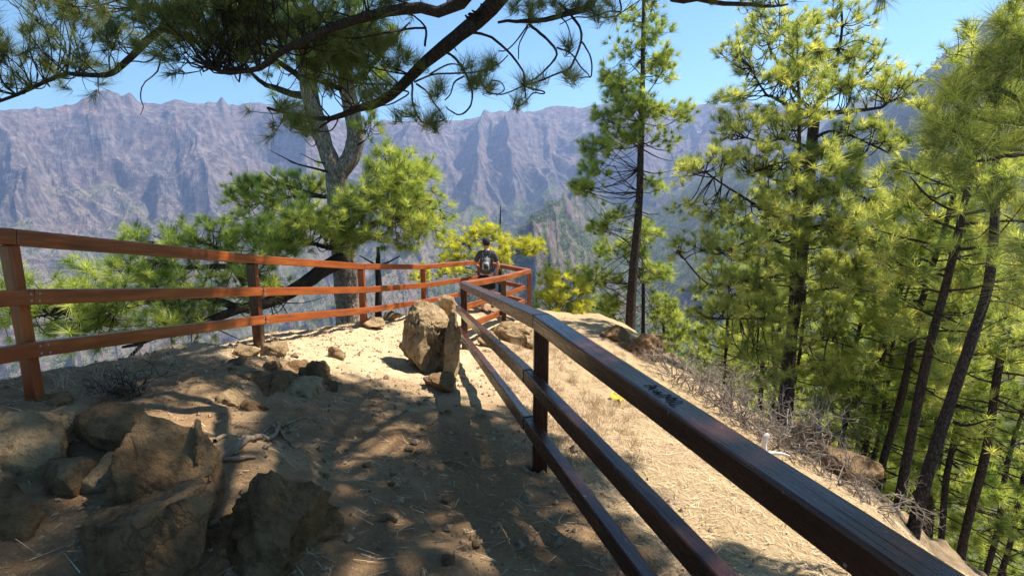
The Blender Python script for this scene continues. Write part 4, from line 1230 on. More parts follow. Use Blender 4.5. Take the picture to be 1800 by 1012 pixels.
def near_bough_pine():
    """leaning pine at the slope edge on the far right; its top boughs come close to the camera"""
    h = hit(1604, 935)
    T = Pine(35, h - Vector((0, 0, .3)))
    t0 = (h - Vector((0, 0, CAM_Z))).dot(Vector((0, CP, -SP)))
    print('near bough base depth', t0)
    def W(px, py, d): return P(px, py, t0 + d)
    ax, _ = T.stem([h - Vector((0, 0, .3)), W(1606, 928, 0), W(1640, 800, .1), W(1676, 690, .2), W(1710, 590, .2), W(1738, 500, .3), W(1748, 400, .4), W(1750, 310, .5), W(1752, 200, .6), W(1755, 80, .6)], [0.105, 0.092, 0.082, 0.076, 0.072, 0.068, 0.06, 0.05, .04, .02], 26, 9)
    T.dead([W(1680, 712, .2), W(1705, 718, 0), W(1738, 728, -.2)], .035, 2)
    T.dead([W(1677, 742, .2), W(1700, 748, 0), W(1742, 736, -.2)], .035, 2)
    T.dead([W(1640, 800, .1), W(1620, 850, .1), W(1590, 880, 0)], .03, 1)
    T.dead([W(1745, 340, .4), W(1690, 330, .2), W(1640, 350, -.1), W(1600, 310, -.2)], .03, 1)
    T.dead([W(1730, 370, .4), W(1690, 375, .2), W(1630, 345, 0), W(1600, 310, -.2)], .03, 2)
    for c, rad, n in [((1750, 330, -.1), (.5, .6, .3), 24), ((1700, 260, .2), (.6, .6, .3), 26), ((1780, 200, .4), (.7, .6, .4), 34), ((1730, 120, .5), (.6, .6, .3), 30), ((1690, 440, .2), (.45, .5, .25), 14), ((1790, 480, .1), (.5, .5, .3), 20), ((1780, 560, .0), (.4, .4, .25), 12)]:
        T.clump(W(*c), rad, n, ax, up=.7)
    T.finish('pine_tree', 'leaning dark-trunked pine at the slope edge behind the end of the handrail', None, 'needle_bright', 'bark_dark', K=60, length=0.24, width=0.006)
    # close boughs of the pine standing just outside the frame on the right
    b = Vector((4.4, 2.2, gz(4.4, 2.2) - .3))
    Q = Pine(36, b)
    st, _ = Q.stem([b, b + Vector((.1, 0, 2.5)), b + Vector((.0, .1, 5)), b + Vector((.1, .1, 7))], [.16, .13, .09, .03], 10, 9)
    L = []
    for pts in ([(4.42, 2.25, 2.9), P(1860, 200, 2.9), P(1800, 183, 2.8), P(1750, 158, 2.8), P(1705, 165, 2.8), P(1665, 148, 2.8)],
                [(4.42, 2.25, 2.5), P(1880, 230, 2.9), P(1800, 212, 2.7), P(1760, 218, 2.7), P(1700, 202, 2.7), P(1660, 165, 2.7)],
                [(4.42, 2.25, 2.2), P(1880, 240, 2.8), P(1800, 263, 2.6), P(1740, 258, 2.6), P(1695, 240, 2.6), P(1650, 218, 2.6)],
                [(4.42, 2.25, 2.0), P(1880, 262, 2.7), P(1790, 270, 2.5), P(1740, 280, 2.5), P(1690, 285, 2.5)],
                [P(1750, 158, 2.8), P(1765, 120, 2.9), P(1775, 80, 2.9)], [(4.42, 2.25, 3.1), P(1870, 90, 2.9), P(1800, 70, 2.8), P(1760, 50, 2.8)],
                [(4.42, 2.25, 1.6), P(1900, 430, 2.5), P(1830, 440, 2.4), P(1795, 432, 2.4)], [(4.42, 2.25, 1.5), P(1900, 520, 2.5), P(1830, 520, 2.4), P(1790, 505, 2.4)]):
        L.append(Q.limb(pts, .018, .006, 14, 6))
    for px, py, tt, n in [(1665, 148, 2.8, 7), (1705, 165, 2.8, 5), (1660, 165, 2.7, 5), (1700, 202, 2.7, 7), (1650, 218, 2.6, 8), (1695, 240, 2.6, 5), (1690, 285, 2.5, 8), (1740, 262, 2.55, 6), (1760, 215, 2.7, 6), (1775, 80, 2.9, 8), (1765, 120, 2.9, 7), (1750, 158, 2.8, 6), (1760, 50, 2.8, 6), (1800, 70, 2.8, 7), (1800, 120, 2.8, 8), (1800, 180, 2.8, 7), (1735, 100, 2.9, 7), (1720, 130, 2.9, 6), (1790, 240, 2.6, 6), (1650, 250, 2.6, 3), (1795, 432, 2.4, 4), (1815, 460, 2.4, 3), (1790, 505, 2.4, 3), (1765, 340, 2.6, 4), (1740, 345, 2.6, 3)]:
        for _ in range(int(n * 0.8) + 1):
            p = P(px + Q.rng.uniform(-14, 14), py + Q.rng.uniform(-14, 14), tt + Q.rng.uniform(-.15, .15))
            Q.tf.add(p, unit(np.array([-.55, .0, .3]) + Q.rng.normal(size=3) * 0.45), Q.rng.uniform(.85, 1.15))
    for k in range(3):
        Q.clump(st[7 + k], (1.0, 1.0, .4), 24, st)
    Q.finish('pine_tree', 'close pine boughs with long soft needles reaching in from the right edge', None, 'needle_mid', 'bark_dark', K=60, length=0.20, width=0.0024, spread=(0.1, 1.2), droop=.12)


near_bough_pine()


# --- young forest pines: a few kinds, then copies down the right-hand slope
def young_pine(seed, H, name, label, needle, f0=.35, spread=1.4, nb=34, tuft=1.0):
    T = Pine(seed, (0, 0, 0))
    T.split = False
    r = T.rng
    lean = r.normal(size=2) * 0.35
    pts = [(0, 0, -0.4)] + [(lean[0] * f * f + r.normal() * .06, lean[1] * f * f + r.normal() * .06, H * f) for f in (0.15, .35, .55, .75, 1.0)]
    ax, _ = T.stem(pts, [.082 * H / 9, .070 * H / 9, .063 * H / 9, .052 * H / 9, .036 * H / 9, .012], 16, 7)
    T.boughs(ax, f0, .99, nb, lambda g: spread * (1.05 - g) ** .75 * (0.65 + 0.7 * min(1, g * 3)), (-.15, .8), .03, tuft, 1.0, size=1.15, bare=.25)
    for _ in range(13):
        f = r.uniform(.08, f0 + .1); a = r.uniform(0, 6.28); L = r.uniform(.4, 1.1)
        o = np.array([np.interp(f * 15, np.arange(16), ax[:, c]) for c in range(3)])
        T.dead([o, o + np.array([math.cos(a), math.sin(a), -.05]) * L * .6, o + np.array([math.cos(a + .2), math.sin(a + .2), .1]) * L], .018, 1)
    return T.finish(name, label, None, needle, 'bark_dark', K=36, length=0.26, width=0.017)


def valley_edge_pines():
    def crown(seed, base, clumps, label, needle, dens=1.6):
        t = clumps[0][0][2]
        b = P(base[0], base[1], t); b.z -= 2.5
        T = Pine(seed, b, dens)
        top = clumps[0][0]
        ax, _ = T.stem([b, P(base[0], base[1], t), P((base[0] + top[0]) / 2, (base[1] + top[1]) / 2, t), P(top[0], top[1] + 6, t)], [.15, .12, .09, .04], 14, 8)
        for c, rad, n in clumps:
            q = P(*c)
            an = T.limb([ax[6], (np.array(ax[9]) + np.array(q)) / 2, q], .03, .01, 8, 5)
            T.clump(q, rad, n, an, up=.8, size=1.0)
        T.finish('pine_tree', label, None, needle, K=46, length=.23, width=.014)
    crown(41, (860, 520), [((850, 415, 18), (.85, .8, .30), 60), ((810, 425, 18), (.7, .8, .35), 60), ((905, 440, 18), (.7, .7, .28), 45), ((940, 440, 18), (.45, .6, .22), 34), ((800, 450, 18), (.5, .6, .25), 34), ((870, 455, 17.5), (.8, .6, .25), 40), ((790, 475, 17.5), (.8, .6, .25), 34), ((740, 487, 17), (.5, .5, .2), 22)],
          'broad yellow-green pine crown directly behind the man with the backpack', 'needle_yellow')
    crown(42, (975, 600), [((985, 500, 16), (.6, .7, .3), 50), ((1000, 530, 15.8), (.6, .6, .3), 50), ((960, 530, 15.8), (.45, .6, .25), 32), ((985, 560, 15.6), (.7, .6, .25), 50), ((1020, 560, 15.8), (.45, .5, .2), 28)],
          'yellow-green pine filling the gap just right of the far fence corner', 'needle_yellow')
    crown(43, (1060, 640), [((1050, 545, 20), (.7, .7, .4), 50), ((1030, 575, 19.5), (.7, .7, .3), 44), ((1075, 590, 19.5), (.7, .7, .3), 44)],
          'small green pine between the fence corner and the slender lone pine', 'needle_bright')
    crown(44, (1180, 690), [((1165, 560, 19), (.6, .7, .4), 44), ((1190, 590, 18.8), (.7, .7, .35), 50), ((1160, 610, 18.5), (.6, .6, .3), 36)],
          'low bright pine just right of the foot of the slender lone pine', 'needle_bright')


valley_edge_pines()


def forest():
    rng = np.random.default_rng(77)
    protos = [young_pine(101, 9.5, 'pine_tree', 'x', 'needle_bright', .36, 1.5, 42, 1.7), young_pine(102, 11.5, 'pine_tree', 'x', 'needle_olive', .42, 1.4, 42, 1.7),
              young_pine(103, 7.5, 'pine_tree', 'x', 'needle_bright', .22, 1.6, 40, 1.7), young_pine(104, 5.0, 'pine_tree', 'x', 'needle_yellow', .12, 1.3, 34, 1.7)]
    used = [False] * 4
    G = 'young pines crowding the right-hand slope'

    def put(kind, loc, sc, rz, label, group):
        o = protos[kind]
        if not used[kind]:
            used[kind] = True
            o.location = loc; o.scale = (sc,) * 3; o.rotation_euler = (0, 0, rz)
            o['label'] = label
            if group: o['group'] = group
            return o
        return copy_tree(o, loc, rz, sc, label, group)
    # trees whose trunks the photograph shows: base pixel, depth
    named = [
        (1580, 872, 10.5, 1, 1.0, 'straight dark trunk just left of the leaning pine at the slope edge'),
        (1552, 835, 12.5, 1, 1.0, 'dark bare trunk second to the left of the leaning pine'),
        (1520, 792, 14.0, 0, 1.0, 'thin dark trunk rising right of the grey dead bushes'),
        (1478, 780, 15.0, 0, .95, 'thin leaning trunk directly above the grey dead bushes'),
        (1345, 640, 17.0, 1, .85, 'dark trunk half hidden behind the candelabra pine'),
        (1700, 955, 12.0, 1, 1.05, 'dark trunk low in the right corner beyond the leaning pine'),
        (1660, 900, 14.0, 0, 1.1, 'slim trunk behind the leaning pine at the right edge'),
        (1640, 880, 17.0, 1, 1.1, 'tall thin trunk seen past the right side of the leaning pine'),
        (1745, 950, 14.5, 0, 1.05, 'slanting thin trunk at the right margin'),
        (1275, 650, 16.0, 2, .8, 'small bushy green pine above the grey dead bushes'),
    ]
    for px, py, t, kind, sc, lab in named:
        p = P(px, py, t)
        z = gz(p.x, p.y)
        put(kind, (p.x, p.y, min(z, p.z) - .1), sc, rng.uniform(0, 6.28), lab, None)
    # the crowd
    n = 0
    pts = []
    tries = 0
    kl = ['slim young pine with a bright crown in the dense stand on the right slope', 'taller olive pine in the dense stand on the right slope', 'bushy green young pine low in the dense stand on the right slope', 'short yellowish young pine in the dense stand on the right slope']
    while n < 150 and tries < 6000:
        tries += 1
        t = rng.uniform(13, 60)
        px = rng.uniform(1210, 1900)
        p = P(px, 600, t)
        if px < 1300 and t < 24: continue
        if any((p.x - a) ** 2 + (p.y - b_) ** 2 < (1.5 + .03 * t) ** 2 for a, b_ in pts): continue
        pts.append((p.x, p.y))
        if t < 38: z = gz(p.x, p.y)
        else: z = gz(p.x, p.y)
        kind = int(rng.choice([0, 1, 2, 3], p=[.36, .3, .24, .10]))
        put(kind, (p.x, p.y, z), rng.uniform(.75, 1.15), rng.uniform(0, 6.28), kl[kind], G)
        n += 1


forest()

# ------------------------------------------------------------------ rocks
def noise3(p, f, seed):
    x, y, z = p[:, 0] * f, p[:, 1] * f, p[:, 2] * f
    return (fbm(x + z * .71, y - z * .53, 4, seed) + fbm(y + 11.3, z + x * .6, 4, seed + 5)) / 1.7


_ico = {}


def ico(n):
    if n not in _ico:
        bm = bmesh.new()
        bmesh.ops.create_icosphere(bm, subdivisions=n, radius=1)
        bm.verts.ensure_lookup_table()
        _ico[n] = (np.array([v.co[:] for v in bm.verts]), np.array([[v.index for v in f.verts] for f in bm.faces]))
        bm.free()
    return _ico[n]


def rock_mesh(size, seed, sub=4, cuts=9, rough=0.10, shear=(0, 0), strat=0.0, sdir=(0.3, 0.2, 1.0), taper=0.0, cutr=(0.45, 0.85), blocky=.72):
    rng = np.random.default_rng(seed)
    v, f = ico(sub)
    v = np.sign(v) * np.abs(v) ** blocky
    for _ in range(cuts):
        n = unit(rng.normal(size=3)); d = rng.uniform(*cutr)
        s = v @ n - d
        v -= np.maximum(0, s)[:, None] * n[None, :] * 0.97
    ext = v.max(0) - v.min(0)
    v = (v - (v.max(0) + v.min(0)) / 2) / ext
    v[:, :2] *= (1 + taper * v[:, 2:3])
    n = unit(v)
    size = np.asarray(size, float)
    w = v * size
    big = size.mean()
    h = rough * noise3(w / big, 2.2, seed) + 0.55 * rough * noise3(w / big, 7.0, seed + 9)
    h = h - 0.5 * rough * np.abs(noise3(w / big, 4.0, seed + 19))
    if sub >= 5: h = h + 0.22 * rough * noise3(w / big, 22.0, seed + 29)
    if strat:
        sd = unit(np.array(sdir, float))
        c = w @ sd / big + 0.06 * noise3(w / big, 2.0, seed + 3)
        h = h - strat * np.abs(((c * 9) % 1) - 0.5) * (0.5 + 0.7 * np.abs(noise3(w / big, 3.0, seed + 7)))
    w = w + n * h[:, None] * big
    w[:, 0] += shear[0] * w[:, 2]; w[:, 1] += shear[1] * w[:, 2]
    return np_mesh('rock', w, f, 3, True)


def rock_at(px, py, wpx, hpx, label, mat='rock_brown', seed=0, deep=0.9, sink=0.22, rz=0.0, group=None, name='rock', loc=None, **kw):
    """rock whose visible foot meets the ground at pixel (px, py)"""
    h = loc or hit(px, py)
    t = (h - Vector((0, 0, CAM_Z))).dot(Vector((0, CP, -SP)))
    w, ht = wpx * t / F, hpx * t / F
    ht2 = ht * (1 + sink)
    me = rock_mesh((w, w * deep, ht2), seed, **kw)
    o = link(name, me, M[mat])
    if h.y < 5 and h.x < -.9 and name == 'rock': h = h - Vector((0, 0, .055))
    fwd = Vector((h.x, h.y, 0)).normalized() * (w * deep * 0.36)
    z = min(h.z, gz(h.x + fwd.x, h.y + fwd.y) + ht * .2)
    o.location = Vector((h.x + fwd.x, h.y + fwd.y, z + ht / 2 - ht * sink / 2))
    o.rotation_euler = (0, 0, rz)
    return tag(o, label, 'rock', group)


def build_rocks():
    rock_at(40, 850, 190, 128, 'big pale sunlit boulder at the left edge below the first fence post', 'rock_tan', 3, sub=5, rough=.07)
    rock_at(105, 785, 105, 78, 'smooth rounded pale rock at the foot of the first fence post', 'rock_tan', 4, sub=4, cuts=4, rough=.05)
    rock_at(203, 795, 125, 88, 'dark humped rock just right of the first fence post', 'rock_brown', 5, sub=5, strat=.03)
    rock_at(200, 858, 92, 78, 'small cream rock wedged against the left side of the tall slab', 'rock_tan', 6, sub=4, rough=.06)
    rock_at(120, 862, 95, 68, 'low brown rock in front of the big pale boulder', 'rock_brown', 7, sub=4)
    rock_at(30, 935, 110, 95, 'round dull brown rock at the left edge below the pale boulder', 'rock_brown', 8, sub=4, cuts=5)
    rock_at(295, 928, 185, 205, 'tall leaning brown slab, biggest of the rocks left of the path', 'rock_brown', 14, sub=6, cuts=14, deep=.75, taper=-.45, cutr=(.4, .75), blocky=.6, shear=(.10, .12), strat=.035, sdir=(1, .3, .3), rough=.06, sink=.35)
    rock_at(365, 900, 34, 178, 'thin upright stone sliver leaning on the right of the tall slab', 'rock_brown', 22, sub=4, deep=1.6, strat=.06, sdir=(1, .2, .1), shear=(-.14, .1))
    rock_at(268, 1070, 300, 205, 'broad tilted brown slab at the bottom edge in front of the tall slab', 'rock_brown', 10, sub=6, cuts=13, cutr=(.4, .75), deep=.8, strat=.03, rough=.06, shear=(.05, .2), sink=.35)
    rock_at(470, 1010, 250, 185, 'dark crumbling grooved rock mound at the left edge of the path', 'rock_brown', 11, sub=6, cuts=9, deep=.95, strat=.055, sdir=(.9, .1, .45), rough=.075, taper=-.5, sink=.5, cutr=(.45, .8))
    G = 'knobbly rocks stepping up beside the path'
    for i, (px, py, w, h, lab) in enumerate([
            (404, 712, 52, 32, 'rounded knob at the near left end of the rock step'), (440, 722, 66, 28, 'flat stone low in front of the rock step'),
            (448, 686, 62, 28, 'pale middle stone of the rock step'), (492, 700, 84, 42, 'long hump in the middle of the rock step'),
            (535, 703, 76, 36, 'sloping block at the right front of the rock step'), (548, 672, 62, 44, 'jagged block at the far right end of the rock step'),
            (472, 656, 54, 24, 'small rear stone of the rock step'), (515, 648, 52, 20, 'flat rear stone behind the jagged block'), (425, 668, 44, 20, 'low stone at the back left of the rock step'),
            (575, 690, 40, 22, 'small worn stone right of the rock step on the path')]):
        rock_at(px, py, w, h, lab, 'rock_brown' if i % 4 else 'rock_tan', 30 + i, deep=1.25, sub=5, strat=.03, group=G, rz=(i * .7) % .8, rough=.09, sink=1.1)
    rock_at(592, 629, 34, 17, 'small lone stone on the sunlit sand', 'rock_tan', 50, sub=3)
    rock_at(482, 626, 56, 20, 'pale flat stone at the foot of the second fence post', 'rock_tan', 51, sub=4)
    rock_at(436, 628, 46, 18, 'tan stone left of the second fence post', 'rock_tan', 52, sub=4)
    rock_at(415, 640, 40, 20, 'dull stone on the rim left of the second fence post', 'rock_brown', 53, sub=4)
    rock_at(655, 578, 44, 16, 'low tan stone at the foot of the third fence post', 'rock_tan', 54, sub=4)
    rock_at(690, 563, 34, 13, 'flat stone between third fence post and split boulder', 'rock_tan', 55, sub=3)
    # the split boulder in the path
    rock_at(752, 655, 112, 114, 'big split tan boulder with a dark undercut face beside the path', 'rock_tan', 64, deep=1.1, cuts=14, sub=6, taper=.34, shear=(-.08, .05), rough=.08, strat=.03, blocky=.55, cutr=(.45, .8), name='boulder')
    rock_at(796, 660, 26, 112, 'upright tan slab split off the right side of the boulder', 'rock_tan', 61, deep=2.4, cuts=4, blocky=.5, cutr=(.6,.9), sub=5, shear=(.05, .1), strat=.04, sdir=(1, .2, .2), rough=.06)
    rock_at(772, 690, 58, 26, 'broken low chunk at the near foot of the split boulder', 'rock_brown', 62, sub=4, strat=.04)
    rock_at(788, 562, 34, 42, 'rough yellow rock just behind the split boulder', 'rock_tan', 63, sub=4)
    rock_at(800, 520, 40, 26, 'tan rock at the far rail left of the man', 'rock_tan', 65, sub=4)
    rock_at(900, 600, 76, 26, 'sloping tan outcrop right of the path under the far railing', 'rock_tan', 66, sub=5, strat=.03, sink=1.2)
    rock_at(862, 612, 46, 24, 'pale flat rock under the middle rail by the corner post', 'rock_tan', 67, sub=4)
    rock_at(940, 612, 52, 22, 'low sandy rock on the slope right of the corner post', 'rock_tan', 68, sub=4)
    rock_at(1128, 632, 92, 40, 'dark rough outcrop at the foot of the slender lone pine', 'rock_brown', 70, sub=5, strat=.05, sink=.7)
    rock_at(1082, 600, 54, 24, 'dark rock left of the foot of the slender lone pine', 'rock_brown', 71, sub=4)
    rock_at(1420, 800, 80, 44, 'brown rock jutting from the slope edge past the grey dead bushes', 'rock_brown', 73, sub=4, strat=.05)
    rock_at(1490, 845, 90, 40, 'dark ledge on the slope edge left of the leaning pine', 'rock_brown', 74, sub=4, strat=.05)
    rock_at(215, 700, 60, 26, 'dull brown rim rock left of the withered shrub', 'rock_brown', 75, sub=4)
    rock_at(85, 715, 60, 30, 'dark rim rock right behind the first fence post', 'rock_brown', 76, sub=4)
    # loose stones
    rng = np.random.default_rng(9)
    G2 = 'fist-sized stones lying loose on the path'
    n = 0
    while n < 34:
        px, py = rng.uniform(380, 900), rng.uniform(600, 1000)
        h = hit(px, py)
        t = (h - Vector((0, 0, CAM_Z))).length
        if h.x > np.interp(h.y, RX_Y, RX) - .15: continue
        w = rng.uniform(.03, .075) * F / t
        rock_at(px, py, w, w * .55, ('fist-sized dark brown stone lying loose on the dirt path' if n % 2 else 'fist-sized pale tan stone lying loose on the dirt path'), 'rock_brown' if n % 2 else 'rock_tan', 200 + n, sub=2, group=G2, loc=h, name='stone')
        n += 1


build_rocks()


# ------------------------------------------------------------------ loose cover: pebbles, fallen needles, dry grass
def scatter_xy(rng, n, x0, x1, y0, y1):
    x, y = rng.uniform(x0, x1, n), rng.uniform(y0, y1, n)
    return x, y


def build_cover():
    rng = np.random.default_rng(12)
    # pebbles
    oct_v = np.array([[1, 0, 0], [-1, 0, 0], [0, 1, 0], [0, -1, 0], [0, 0, 1], [0, 0, -1.0]])
    oct_f = np.array([[0, 2, 4], [2, 1, 4], [1, 3, 4], [3, 0, 4], [2, 0, 5], [1, 2, 5], [3, 1, 5], [0, 3, 5]])
    x, y = scatter_xy(rng, 26000, -4.0, 1.6, .7, 9.5)
    k = (x < np.interp(y, RX_Y, RX) + .8) & (rng.uniform(0, 1, len(x)) < .25 + .75 * sstep(-.1, .5, fbm(x * 1.5, y * 1.5, 3, 4)))
    x, y = x[k], y[k]
    z = ground_z(x, y)
    n = len(x)
    s = rng.lognormal(-4.9, .58, n)
    V = oct_v[None] * (1 + rng.uniform(-.35, .35, (n, 6, 1))) * s[:, None, None] * np.array([1, 1, .7])
    a = rng.uniform(0, 6.28, n)
    X = V[..., 0] * np.cos(a)[:, None] - V[..., 1] * np.sin(a)[:, None]
    Y = V[..., 0] * np.sin(a)[:, None] + V[..., 1] * np.cos(a)[:, None]
    V = np.stack([X + x[:, None], Y + y[:, None], V[..., 2] + (z + s * .25)[:, None]], -1)
    Fc = (oct_f[None] + (np.arange(n) * 6)[:, None, None]).reshape(-1)
    tag(link('gravel', np_mesh('gravel', V.reshape(-1, 3), Fc, 3), M['rock_tan_small']), 'fine gravel strewn over the dirt path', None, None, 'stuff')
    # fallen needles
    n = 130000
    x, y = scatter_xy(rng, n, -4.5, 6.2, .3, 11.5)
    rx = np.interp(y, RX_Y, RX); lx = np.interp(y, LX_Y, LX)
    p = sstep(-.1, .7, x - rx) + .16 + .35 * sstep(.2, -.4, x - lx - .2)
    k = rng.uniform(0, 1, n) < p * (.5 + .5 * sstep(-.3, .4, fbm(x * 1.1, y * 1.1, 3, 14)))
    x, y = x[k], y[k]; n = len(x)
    z = ground_z(x, y) + .008
    a = rng.uniform(0, 6.28, n); L = rng.uniform(.06, .14, n)
    dx, dy = np.cos(a) * L, np.sin(a) * L
    z2 = ground_z(x + dx, y + dy) + rng.uniform(.004, .03, n)
    w = .0022
    b0 = np.stack([x - np.sin(a) * w, y + np.cos(a) * w, z], -1); b1 = np.stack([x + np.sin(a) * w, y - np.cos(a) * w, z], -1)
    tp = np.stack([x + dx, y + dy, z2], -1)
    V = np.stack([b0, b1, tp], 1).reshape(-1, 3)
    tag(link('fallen_needles', np_mesh('fallen_needles', V, np.arange(n * 3), 3, False, {'tint': np.repeat(rng.uniform(0, 1, n), 3)}), M['straw']), 'straw-coloured fallen pine needles carpeting the slope', None, None, 'stuff')
    # dry grass
    B = []
    spots = []
    for _ in range(240):
        px, py = rng.uniform(870, 1120), rng.uniform(600, 820)
        spots.append((hit(px, py), rng.uniform(.08, .20)))
    for _ in range(90):
        px, py = rng.uniform(60, 640), rng.uniform(560, 690)
        h = hit(px, py)
        if h.x < np.interp(h.y, LX_Y, LX) + .25: spots.append((h, rng.uniform(.08, .22)))
    for _ in range(60):
        spots.append((hit(rng.uniform(900, 1010), rng.uniform(560, 620)), rng.uniform(.08, .2)))
    for h, ht in spots:
        if h.x < np.interp(h.y, RX_Y, RX) + .12 and h.x > np.interp(h.y, LX_Y, LX) + .2: continue
        for _k in range(26):
            a = rng.uniform(0, 6.28); r = rng.uniform(0, .09)
            b = np.array([h.x + math.cos(a) * r, h.y + math.sin(a) * r, h.z - .01])
            d = unit(np.array([rng.normal() * .45, rng.normal() * .45, 1.0])) * ht * rng.uniform(.5, 1.2)
            s = unit(np.cross(d, rng.normal(size=3))) * .0022
            B += [b - s, b + s, b + d]
    B = np.array(B)
    tag(link('dry_grass', np_mesh('dry_grass', B, np.arange(len(B)), 3, False, {'tint': np.repeat(rng.uniform(.3, 1, len(B) // 3), 3)}), M['straw']), 'wispy dry grass beside the railing', None, None, 'stuff')


def mat_straw():
    m = NT('dry_straw')
    col = m.ramp(m.attr('tint'), [(0, (0.20, 0.115, 0.06)), (.5, (0.48, 0.34, 0.20)), (1, (0.66, 0.54, 0.37))])
    d = m.n('ShaderNodeBsdfDiffuse'); m.l(col, d.inputs[0])
    m.l(d.outputs[0], m.out.inputs['Surface'])
    return m.m


M['straw'] = mat_straw()
M['rock_tan_small'] = mat_simple('gravel_stone', (0.25, 0.175, 0.11), 0.9, 0.65, 14, 0.2, 0.1)
build_cover()


# ------------------------------------------------------------------ dead bushes, roots, odd bits
def bush(name, h, size, seed, label, group=None, mat='dead_wood', n0=9, flat=.8, cat='bush'):
    rng = np.random.default_rng(seed)
    tb = Tubes()
    b = np.array(h)
    def grow(p, d, L, r, lev):
        pts = [p]
        for _ in range(4):
            d = unit(d + rng.normal(size=3) * .28)
            pts.append(pts[-1] + d * L / 4)
        tb.add(smooth_path(pts, 6), np.linspace(r, r * .55, 6), 4)
        if lev < 3:
            for _ in range(3 if lev < 2 else 2):
                q = pts[int(rng.integers(2, 5))]
                grow(q, unit(d + rng.normal(size=3) * .65), L * rng.uniform(.5, .75), r * .55, lev + 1)
    for _ in range(n0):
        a = rng.uniform(0, 6.28)
        grow(b + np.array([math.cos(a), math.sin(a), 0]) * .05 * size - np.array([0, 0, .03]), unit(np.array([math.cos(a) * flat, math.sin(a) * flat, rng.uniform(.4, 1.1)])), .42 * size * rng.uniform(.7, 1.2), .011 * size, 0)
    o = link(name, tb.mesh(name, base=h), M[mat])
    o.location = h
    return tag(o, label, cat, group)


